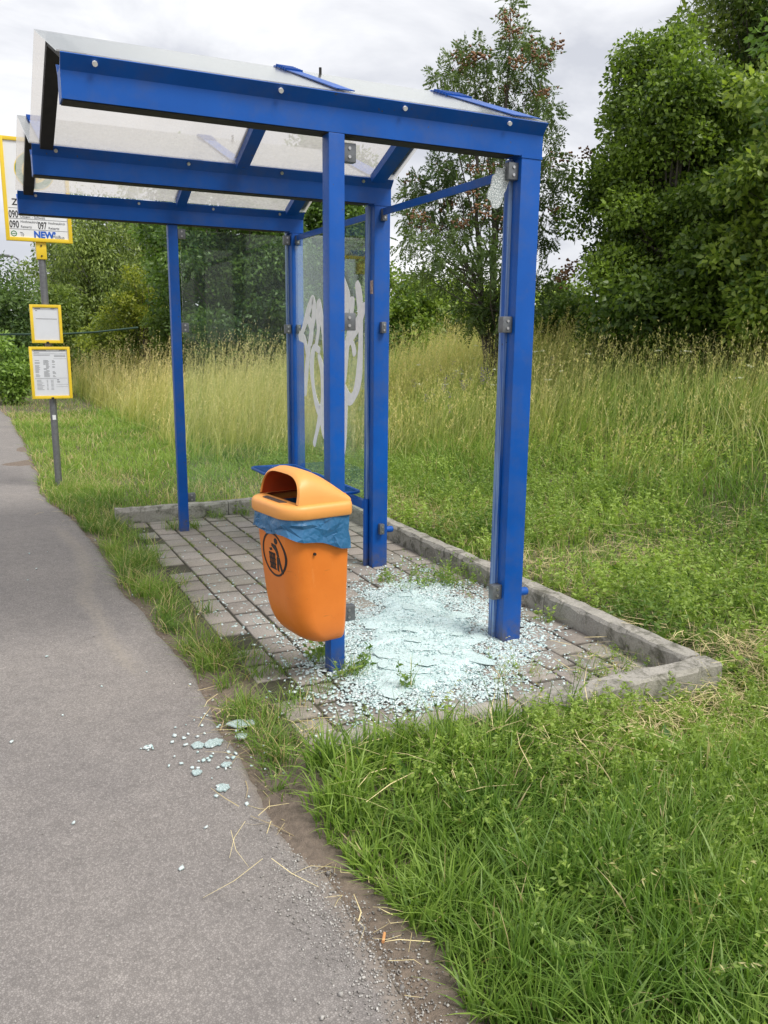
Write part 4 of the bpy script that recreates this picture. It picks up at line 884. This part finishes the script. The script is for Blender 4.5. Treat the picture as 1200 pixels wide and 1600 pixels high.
# straw: mown stalks behind the kerb, bits by the path
parts = []
def straw(cx, cy, sx, sy, n, L, z=None, azm=None, azs=3, col=TAN):
    Q = np.column_stack([R.normal(cx, sx, n), R.normal(cy, sy, n)]); az = R.uniform(0, 6.28, n) if azm is None else R.normal(azm, azs, n)
    b = np.column_stack([Q, (hz(Q[:, 0], Q[:, 1])+R.uniform(.02, .09, n)) if z is None else np.full(n, z)+R.uniform(.002, .010, n)]); l = L*R.uniform(.4, 1.3, n)
    d = np.column_stack([np.cos(az), np.sin(az), R.normal(0, .12 if z is None else .02, n)]); s = np.column_stack([-np.sin(az), np.cos(az), R.normal(0, .3, n)])*R.uniform(.0006, .0016, n)[:, None]
    mid = b+d*(l*.5)[:, None]+np.column_stack([R.normal(0, .012, (n, 2)), R.uniform(0, .006, n)]); e = b+d*l[:, None]
    V = np.stack([b-s, b+s, mid-s, mid+s, e-s*.5, e+s*.5], 1).reshape(-1, 3); o = (np.arange(n)*6)[:, None]; F = np.concatenate([o+np.array([[0, 1, 3, 2]]), o+np.array([[2, 3, 5, 4]])])
    parts.append((V, [F], np.repeat(lerp(col*.75, GOLD*1.1, R.rand(n)), 6, 0)))
for cx, cy, sx, sy, n in ((1.9, 2.6, .35, .3, 420), (2.3, 2.2, .4, .25, 380), (2.6, 1.6, .35, .35, 320), (2.45, .65, .30, .25, 520), (2.75, .15, .25, .2, 380), (1.75, -.75, .18, .14, 420), (1.65, -1.0, .25, .12, 260), (1.65, 1.0, .12, .5, 200), (1.55, .1, .1, .4, 180), (.6, -1.05, .6, .10, 260), (2.2, -.6, .5, .3, 300), (3.0, 2.6, .5, .4, 420), (3.3, .6, .4, .4, 300), (1.8, 3.6, .3, .4, 260), (2.9, -.5, .4, .3, 300)): straw(cx, cy, sx, sy, n, .20)
straw(1.1, -1.05, .25, .10, 380, .13); straw(.9, -1.35, .5, .2, 80, .16); straw(1.15, -.45, .12, .12, 90, .10, 0.0); straw(-.60, -.95, .06, .14, 26, .10, -.004); straw(-.55, -1.35, .08, .25, 46, .10, -.002); straw(-.62, -.15, .03, .15, 20, .12, .0); straw(-.64, -1.05, .02, .04, 5, .26, .0, 1.2, .35); straw(-.42, -.45, .12, .2, 60, .12, .0); straw(-.55, 4.2, .15, .3, 120, .12, .0)
tag(big_mesh('straw', parts, M_STRAW), 'dry straw and stalks lying loose', 'straw', kind='stuff')

# gravel and crumbs on the dirt edge of the path
Q = np.concatenate([np.column_stack([R.normal(-.62, .06, 1500), R.uniform(-2.2, -.95, 1500)]), np.column_stack([R.normal(-.66, .07, 1700), R.uniform(-2.3, -1.2, 1700)]), np.column_stack([R.normal(-.62, .05, 500), R.uniform(-.9, 4, 500)]), sample(90, -1.6, -.7, -2, 1.5)])
n = len(Q); sz = R.uniform(.0016, .0042, n)*np.where(R.rand(n) < .02, 2.0, 1); cg = np.array([.30, .28, .26]); gp_ = chips(np.column_stack([Q, np.where(Q[:, 0] > xe(Q[:, 1]), -.020, -.004)]), sz, .009, cg*.7, np.array([.55, .53, .50]), 0)
tag(big_mesh('gravel', [gp_], attr_leaf('gravel_stone', .85, 0, .3)), 'loose grey gravel on the dirt edge of the path', 'gravel', kind='stuff')
m = MB(); m.tube([(0, 0, 0), (.032, 0, 0)], .004, 10); o = m.build('cigarette_end', plain('filter_paper', (.62, .30, .12, 1), .8), None, 50, (-.585, -1.60, -.008), 1.0); tag(o, 'orange cigarette end on the gravelly path edge', 'cigarette end')

# single weeds and tufts on the paving
def tuft(x, y, h, n, label, z=0., w=.004, tone=.5, spread=.03, lf=0, L=.03, name='grass_tuft', cat='grass tuft'):
    Q = np.column_stack([R.normal(0, spread, n), R.normal(0, spread, n)]); t = np.clip(tone+R.normal(0, .2, n), 0, 1); c0 = lerp(G_DK, G_MD, t); c1 = lerp(G_MD, G_LT, t); dry = R.rand(n) < .1; c0[dry] = TAN; c1[dry] = GOLD
    ps = [blades(np.column_stack([Q, np.full(n, -.006)]), h*R.uniform(.4, 1.2, n), np.full(n, w)*R.uniform(.6, 1.2, n), R.uniform(0, 6.28, n), np.abs(R.normal(.7, .4, n)), c0, c1)]
    if lf:
        k = max(3, lf//14); cq = np.column_stack([R.normal(0, spread*1.2, k), R.normal(0, spread*1.2, k)]); ps += herbs(cq, h*.5, h*1.1, 14, L, np.full(k, tone), z=0.)
    o = big_mesh(name, ps, M_GRASS); o.location = (x, y, z); return tag(o, label, cat, 'tufts and weeds on the paving')
tuft(1.12, 1.02, .15, 70, 'bushy weed clump against the back kerb beside the glass heap', lf=900, spread=.10, L=.022, tone=.45, name='weed_clump', cat='weed')
tuft(.78, 1.15, .09, 46, 'dark grass tuft on the paving in front of the middle post', lf=60, spread=.025)
tuft(.80, 1.0, .06, 26, 'tiny grass tuft at the back edge of the glass heap')
tuft(-.05, .17, .13, 14, 'leafy weed with upright stem at the rear foot of the bin post', lf=120, spread=.025, L=.035, name='weed_clump', cat='weed')
tuft(.0, -.06, .10, 70, 'grass tuft at the foot of the bin post', spread=.03, lf=40)
tuft(.10, -.02, .09, 6, 'leafy dark weed in the glass beside the bin post', lf=70, spread=.02, name='weed_clump', cat='weed', tone=.25)
tuft(.16, -.30, .16, 8, 'spindly dark weed standing in the glass toward the near kerb', lf=40, spread=.012, name='weed_clump', cat='weed', tone=.2)
tuft(.70, -.38, .07, 60, 'flat mossy tuft at the thin edge of the glass by the near kerb', lf=120, spread=.07, L=.014, tone=.75)
tuft(.98, -.50, .09, 60, 'weedy tuft in the paving corner by the near kerb', lf=200, spread=.07, L=.016, tone=.6)
tuft(1.20, -.48, .10, 60, 'dry weedy tuft tucked in the sharp corner of the kerb', lf=120, spread=.06, L=.018, tone=.5)
tuft(-.10, 3.14, .13, 80, 'yellowish grass tuft on the road side of the thin front post', spread=.035, tone=.8)
tuft(.06, 3.12, .12, 60, 'grass tuft on the glass side of the thin front post', spread=.03, tone=.7)
tuft(.30, 3.38, .10, 60, 'low green tuft against the far kerb under the glass wall', spread=.04, lf=40)
tuft(.55, 3.40, .11, 60, 'grass tuft against the far kerb close behind the litter bin', spread=.04, lf=60)
tuft(-.37, .32, .11, 90, 'grass tuft on the paving edge left of the bin foot', spread=.045, tone=.6)
tuft(-.28, .12, .09, 60, 'smaller grass tuft on the paving right before the bin', spread=.035, tone=.55)
tuft(-.30, -.22, .10, 80, 'grass tuft with chips of glass round it near the near kerb end', spread=.05, tone=.6)
tuft(-.17, -.15, .08, 50, 'pale tuft between the bin foot and the near kerb', spread=.03, tone=.7)
tuft(1.22, .18, .10, 14, 'small round-leaved weed at the kerb behind the scuffed back post', lf=50, spread=.03, L=.03, name='weed_clump', cat='weed', tone=.7)
tuft(-.53, 2.15, .22, 90, 'tall dark grass tuft with seed heads on the verge', spread=.04, tone=.15, z=-.02, w=.005)
# tall stalks rising out of the near grass in front of the glass
Q = np.column_stack([R.uniform(-.48, .55, 90), R.uniform(-1.0, -.865, 90)]); o = big_mesh('grass_stalks', [blades(np.column_stack([Q, np.full(90, .05)]), R.uniform(.10, .30, 90)*np.where(R.rand(90) < .2, 1.5, 1), R.uniform(.003, .006, 90), R.uniform(0, 6.28, 90), R.uniform(.1, .6, 90), np.tile(G_DK, (90, 1)), lerp(G_DK, G_MD, R.rand(90)))], M_GRASS); tag(o, 'tall dark stalks standing up before the glass heap', 'grass', kind='stuff')

# ------------------------------------------------------------------ trees
def at(px, py, D):
    """a point at horizontal distance D along a sight line; used once to read positions off the photograph"""
    d = FW+RT*(px-600)/FPX-UP*(py-800)/FPX; return CAM+d*D/math.hypot(d[0], d[1])
def limbs(base, clumps, tops, r0, trunk_mat, parent, fork=.35, n=7):
    m = MB(); base = np.array(base)
    for tp, rr in tops:
        tp = np.array(tp); pts = []; k = 7
        for i in range(k+1):
            t = i/k; pts.append(base*(1-t)+tp*t+np.array([R.normal(0, .05)*t*(1-t)*3, R.normal(0, .05)*t*(1-t)*3, 0]))
        pts[0][2] -= .15; m.tube(pts, [rr*(1-.85*i/k) for i in range(k+1)], n)
    for c in clumps:
        tp, rr = tops[R.randint(len(tops))]; tp = np.array(tp)
        best = min(tops, key=lambda q: np.hypot(*(np.array(q[0])[:2]-c[:2]))) if R.rand() < .7 else (tp, rr)
        tp = np.array(best[0]); H = tp[2]-base[2]; t = np.clip((c[2]-base[2])/max(H, .1)*R.uniform(.45, .8), .08, .95)
        s = base*(1-t)+tp*t; mid = (s+c)/2+np.array([0, 0, -.04])+R.normal(0, .04, 3); rb = best[1]*(1-.85*t)*.45
        m.tube([s, mid, c], [max(.006, rb), max(.005, rb*.6), .003], 5, False)
    return m.build('trunk', trunk_mat, parent, smooth=True)
def clump_leaves(clumps, rads, per, L, Wd, c_lo, c_hi, droop=.3, squash=.75, tone_var=.22):
    c_lo = c_lo*np.array([2.0, 1.8, 1.5]); c_hi = c_hi*np.array([2.5, 2.3, 1.9])
    idx = np.repeat(np.arange(len(clumps)), (per*(rads/rads.mean())**2).astype(int)+1); n = len(idx)
    g = unit(R.normal(size=(n, 3)))*(R.rand(n)**.45)[:, None]; g[:, 2] *= squash; P = clumps[idx]+g*rads[idx][:, None]
    d = unit(g+R.normal(0, .7, (n, 3))+np.array([0, 0, -droop])); l = L*R.uniform(.6, 1.35, n); tn = np.clip(.5+tone_var*R.normal(size=len(clumps))[idx]+R.normal(0, .3, n), 0, 1)
    return leaves(P, d, l, l*Wd*R.uniform(.8, 1.2, n), lerp(c_lo, c_hi, tn), .12)
def ellipsoid_clumps(c, rx, ry, rz, n, r0, r1, shell=.45, cut=-1):
    g = unit(R.normal(size=(n, 3))); g *= (R.rand(n)**shell)[:, None]; g = g[g[:, 2] > cut]; lump = 1+.30*np.sin(g[:, 0]*5+c[0])*np.cos(g[:, 2]*4.5+c[1])+.08*R.normal(size=len(g)); lump = np.clip(lump, .6, 1.2)
    return np.array(c)+g*np.array([rx, ry, rz])*lump[:, None], R.uniform(r0, r1, len(g))
def tree(name, base, center, rx, ry, rz, label, cat='tree', n=70, r0=.25, r1=.5, per=260, L=.08, Wd=.55, lo=G_DK*.8, hi=G_MD, trunk=.09, tops=1, mat=None, droop=.3, group='trees and bushes behind the shelter', cut=-1, shell=.45, squash=.75):
    root = empty(name, base, label, cat, group); b = np.zeros(3); c = np.array(center)-np.array(base)
    cl, rd = ellipsoid_clumps(c, rx, ry, rz, n, r0, r1, shell, cut)
    tp = [((c[0]+R.normal(0, rx*.25)*(tops > 1), c[1]+R.normal(0, ry*.25)*(tops > 1), c[2]+rz*.75), trunk) for _ in range(tops)]
    limbs(b, cl, tp, trunk, mat or M_BARK, root)
    big_mesh('crown', [clump_leaves(cl, rd, per, L, Wd, lo, hi, droop, squash)], M_LEAF, root); return root

# the rowan: thin stems, feathered leaves and hanging bunches of fruit
c = at(765, 530, 11.3); base = np.array([c[0], c[1], hz(c[0], c[1])])
rw = empty('rowan_tree', base, 'slender rowan tree with rust coloured berry bunches behind the scuffed post', 'tree', 'trees and bushes behind the shelter')
ptsR = [(797, 8, .16), (800, 45, .22), (795, 85, .26), (785, 125, .3), (822, 60, .2), (838, 85, .2), (858, 80, .14), (830, 120, .28), (845, 150, .28), (855, 175, .2), (735, 90, .26), (710, 100, .24), (690, 120, .2), (760, 95, .22), (720, 140, .26), (745, 150, .3),
        (770, 165, .32), (800, 180, .36), (830, 200, .32), (850, 210, .26), (690, 150, .14), (760, 230, .4), (700, 250, .38), (720, 280, .42), (680, 290, .34), (655, 290, .24), (665, 330, .34), (690, 350, .42), (640, 340, .24), (645, 375, .34), (680, 400, .4), (715, 370, .45), (750, 330, .45), (780, 290, .45), (810, 300, .38), (840, 280, .35), (866, 300, .2),
        (835, 340, .4), (850, 370, .26), (800, 370, .45), (765, 400, .45), (730, 430, .4), (700, 440, .34), (790, 440, .4), (825, 420, .34), (850, 440, .26), (660, 430, .24), (740, 470, .36), (775, 480, .34), (815, 470, .34), (865, 250, .16), (888, 272, .14), (640, 300, .14), (755, 505, .3), (800, 505, .3), (735, 500, .28)]
cl = np.array([at(a, b, 11.3+R.normal(0, .55))-base for a, b, _ in ptsR]); rd = np.array([r for *_, r in ptsR])*.68
tops = [(at(798, 20, 11.3)-base, .055), (at(742, 110, 11.5)-base, .05), (at(848, 110, 11.1)-base, .035), (at(775, 160, 11.7)-base, .045)]
limbs(np.zeros(3), cl, tops, .06, M_BARK, rw, n=8)
idx = np.repeat(np.arange(len(cl)), (82*(rd/.3)**1.7).astype(int)+12); n = len(idx); g = unit(R.normal(size=(n, 3)))*(R.rand(n)**.5)[:, None]; P = cl[idx]+g*rd[idx][:, None]; d = unit(g+R.normal(0, .5, (n, 3))+np.array([0, 0, -.35])); LL = R.uniform(.11, .19, n)
sd2 = unit(np.cross(d, R.normal(size=(n, 3)))); tone = np.clip(.45+.2*R.normal(size=len(cl))[idx]+R.normal(0, .15, n), 0, 1); cR = lerp(np.array([.055, .10, .03]), np.array([.17, .24, .065]), tone); parts = []
for k in range(7):
    t = (.15+.8*k/6); b = P+d*(LL*t)[:, None]+np.array([0, 0, -.03])*t*t
    for s_ in ((1, -1) if k < 6 else (0,)): parts.append(leaves(b, unit(d*.55+sd2*s_+np.array([0, 0, -.12])), LL*R.uniform(.28, .40, n), LL*.13, cR, .1))
big_mesh('crown', parts, M_LEAF, rw)
bp = []
for (a, b) in ((720, 85), (735, 92), (728, 100), (722, 118), (750, 88), (795, 30), (803, 52), (808, 98), (842, 98), (848, 150), (832, 75), (865, 72), (800, 135), (690, 265), (745, 265), (768, 265), (770, 300), (738, 300), (655, 340), (668, 358), (755, 330), (825, 320), (880, 245), (915, 240), (890, 415), (885, 425), (878, 435), (700, 320), (850, 260), (810, 210), (870, 330), (640, 285), (720, 350), (790, 345)):
    p0 = at(a, b, 11.0+R.normal(0, .3))-base; nb_ = 32; q = p0+R.normal(0, 1, (nb_, 3))*np.array([.065, .065, .042]); bp.append(chips(q, np.full(nb_, .021), .02, np.array([.17, .085, .045]), np.array([.33, .17, .075]), 0))
big_mesh('berries', bp, attr_leaf('rowan_berry', .5, 0, .4), rw)

def ground_at(p): return np.array([p[0], p[1], float(hz(p[0], p[1]))])
def put(px, D, zb=None): p = at(px, 540, D); return ground_at(p)
b = put(1018, 11.0); tree('broadleaf_tree', b, b+np.array([.10, 0, 1.95]), .88, .95, 1.85, 'dense dark broadleaf tree with a rounded top, beside the rowan', n=210, r0=.15, r1=.46, per=560, L=.055, Wd=.62, lo=np.array([.026, .058, .013]), hi=np.array([.105, .165, .03]), tops=3)
b = put(1172, 12.8); tree('broadleaf_tree', b, b+np.array([.1, 0, 3.5]), 1.25, 1.1, 3.35, 'tallest dark tree, reaching past the top of the picture', n=220, r0=.28, r1=.5, per=430, L=.072, Wd=.5, lo=np.array([.026, .055, .016]), hi=np.array([.095, .135, .035]), tops=3)
b = put(1255, 9.6); tree('hazel_bush', b, b+np.array([.15, .1, 1.55]), .85, .8, 1.65, 'big-leaved yellowish green bush at the edge of the dense trees', 'bush', n=120, r0=.2, r1=.40, per=290, L=.078, Wd=.6, lo=np.array([.04, .085, .02]), hi=np.array([.15, .21, .045]), tops=4, trunk=.04)
b = put(1085, 10.6); tree('hazel_bush', b, b+np.array([0, 0, .95]), .95, .7, 1.15, 'low dark leafy bush filling the foot of the dense trees', 'bush', n=90, r0=.22, r1=.4, per=280, L=.074, Wd=.6, lo=np.array([.02, .048, .012]), hi=np.array([.085, .135, .028]), tops=4, trunk=.03)
b = put(1290, 11.5); tree('broadleaf_tree', b, b+np.array([.2, 0, 2.6]), 1.3, 1.2, 2.7, 'broad dark tree cut by the picture edge behind the yellowish bush', n=130, per=240, L=.09, lo=np.array([.025, .06, .015]), hi=np.array([.075, .14, .032]), tops=3)
b = put(872, 13.5); tree('elder_bush', b, b+np.array([0, 0, .7]), .5, .5, .75, 'low green bush between the rowan and the dense dark tree', 'bush', n=44, r0=.2, r1=.34, per=170, L=.075, lo=np.array([.03, .07, .02]), hi=np.array([.10, .155, .04]), tops=3, trunk=.03)
b = put(640, 17); tree('hawthorn_bush', b, b+np.array([0, 0, .95]), 1.1, .9, .9, 'rounded green bush seen right of the middle post', 'bush', n=60, r0=.25, r1=.42, per=190, L=.09, lo=np.array([.035, .08, .02]), hi=np.array([.13, .19, .04]), tops=3, trunk=.04)
b = put(720, 19); tree('hawthorn_bush', b, b+np.array([0, 0, .9]), 1.3, .9, 1.1, 'pale green bush far behind the rowan stems', 'bush', n=55, r0=.25, r1=.42, per=170, L=.1, lo=np.array([.06, .11, .02]), hi=np.array([.19, .26, .045]), tops=3, trunk=.04)
b = put(850, 20); tree('hawthorn_bush', b, b+np.array([0, 0, .9]), 1.4, .9, 1.1, 'pale bush peeping out beside the scuffed post at meadow height', 'bush', n=55, r0=.25, r1=.42, per=170, L=.1, lo=np.array([.06, .11, .02]), hi=np.array([.17, .24, .045]), tops=3, trunk=.04)
b = put(512, 20); tree('maple_tree', b, b+np.array([0, 0, 2.9]), 1.1, 1.2, 2.6, 'dark tree standing behind the graffiti pane', n=170, r0=.3, r1=.55, per=280, L=.10, lo=np.array([.03, .065, .02]), hi=np.array([.085, .15, .035]), tops=2)
b = put(375, 18.5); tree('maple_tree', b, b+np.array([0, 0, 2.3]), 1.5, 1.2, 2.3, 'large dark tree seen through the glass end wall', n=240, r0=.3, r1=.5, per=330, L=.09, lo=np.array([.022, .055, .018]), hi=np.array([.065, .115, .03]), tops=2)
b = put(290, 22); tree('maple_tree', b, b+np.array([0, 0, 3.4]), 1.3, 1.1, 2.3, 'open-crowned tree with sky showing through, beside the thin front post', n=62, r0=.28, r1=.5, per=190, L=.11, lo=np.array([.03, .065, .02]), hi=np.array([.09, .16, .035]), tops=2)
for px, D, zc_, rx, rz, lb in ((165, 27, 2.9, 1.55, 2.6, 'broad birch with drooping twigs behind the timetable cases'), (118, 30, 2.9, .9, 2.5, 'thin birch right beside the sign board'), (235, 29, 3.2, 1.5, 2.9, 'birch with hazy crown between the timetables and the thin front post')):
    b = put(px, D); tree('birch_tree', b, b+np.array([0, 0, zc_]), rx, 1.1, rz, lb, n=130, r0=.3, r1=.6, per=240, L=.11, Wd=.4, lo=np.array([.05, .085, .03]), hi=np.array([.14, .19, .06]), mat=M_BIRCH, droop=1.2, squash=1.15, tops=2, group='birches beyond the meadow')
b = put(225, 21); tree('dogwood_bush', b, b+np.array([.1, 0, 1.95]), .72, .6, .9, 'yellow green bush on the meadow edge left of the thin front post', 'bush', n=46, r0=.2, r1=.34, per=200, L=.075, lo=np.array([.06, .10, .018]), hi=np.array([.17, .20, .035]), tops=3, trunk=.03)
b = put(190, 21.5); tree('dogwood_bush', b, b+np.array([0, 0, 1.2]), .8, .6, .7, 'low olive bush beside the yellow green one', 'bush', n=40, r0=.2, r1=.34, per=180, L=.08, lo=np.array([.05, .09, .02]), hi=np.array([.16, .2, .04]), tops=3, trunk=.03)
b = put(275, 20); tree('dogwood_bush', b, b+np.array([0, 0, 1.2]), .9, .6, .75, 'low dark bush under the open-crowned tree', 'bush', n=44, r0=.2, r1=.36, per=190, L=.08, lo=np.array([.03, .06, .02]), hi=np.array([.08, .13, .03]), tops=3, trunk=.03)
b = put(8, 23); tree('willow_bush', b, b+np.array([-.2, 0, 1.75]), 1.0, .9, 1.7, 'dark bush with wispy top at the path end, left of the sign pole', 'bush', n=80, r0=.25, r1=.5, per=190, L=.11, Wd=.4, lo=np.array([.025, .055, .025]), hi=np.array([.075, .125, .045]), tops=4, trunk=.04)
b = put(75, 26); tree('willow_bush', b, b+np.array([0, 0, 1.75]), 1.0, .9, 1.55, 'grey green bush right behind the sign pole', 'bush', n=80, r0=.25, r1=.5, per=190, L=.11, Wd=.4, lo=np.array([.045, .08, .025]), hi=np.array([.12, .17, .05]), tops=4, trunk=.04)
b = put(22, 20); tree('elder_bush', b, b+np.array([-.1, 0, .75]), .55, .5, .65, 'small light green bush by the far rail, left of the sign pole', 'bush', n=30, r0=.18, r1=.3, per=160, L=.09, lo=np.array([.05, .10, .03]), hi=np.array([.13, .21, .05]), tops=3, trunk=.03)
b = put(-70, 25); tree('willow_bush', b, b+np.array([-.6, 0, 2.0]), 1.5, 1, 2.0, 'dark bush beyond the path end at the picture edge', 'bush', n=70, r0=.3, r1=.5, per=180, L=.12, Wd=.4, lo=np.array([.03, .06, .025]), hi=np.array([.08, .13, .045]), tops=4, trunk=.04)

# street lamp and wire fence far off
p = at(39, 540, 46); lp = empty('street_lamp', (p[0], p[1], 0), 'grey street lamp far off above the dark bushes', 'street lamp'); m = MB(); m.tube([(0, 0, 0), (0, 0, 2.6), (0, 0, 5.15)], [.07, .06, .045], 8); m.tube([(0, 0, 5.1), (-.15, 0, 5.22), (-.4, 0, 5.25)], [.04, .035, .03], 6); m.build('pole', M_GALV, lp, smooth=True)
m = MB(); m.box((-.95, -.12, 5.20), (-.38, .12, 5.32), .04); m.build('lamp_head', M_CLAMP, lp, smooth=40)
fe = empty('wire_fence', (0, 17, 0), 'thin dark green top rail of a fence beyond the meadow', 'fence'); a_ = at(-40, 523, 17); b_ = at(95, 522, 17.2); c_ = at(150, 519, 17); d_ = at(215, 512, 15.8); off = np.array([0, 17, 0]); M_FENCE = plain('dark_green_paint', (.02, .055, .035, 1), .5)
m = MB(); m.tube([a_-off, b_-off, c_-off, d_-off], .018, 6); m.build('rail', M_FENCE, fe, smooth=True)
for q in (a_,): m = MB(); m.tube([(q[0], q[1]-17, float(hz(q[0], q[1]))-.1), q-off], .02, 6); m.build('fence_post', M_FENCE, fe)
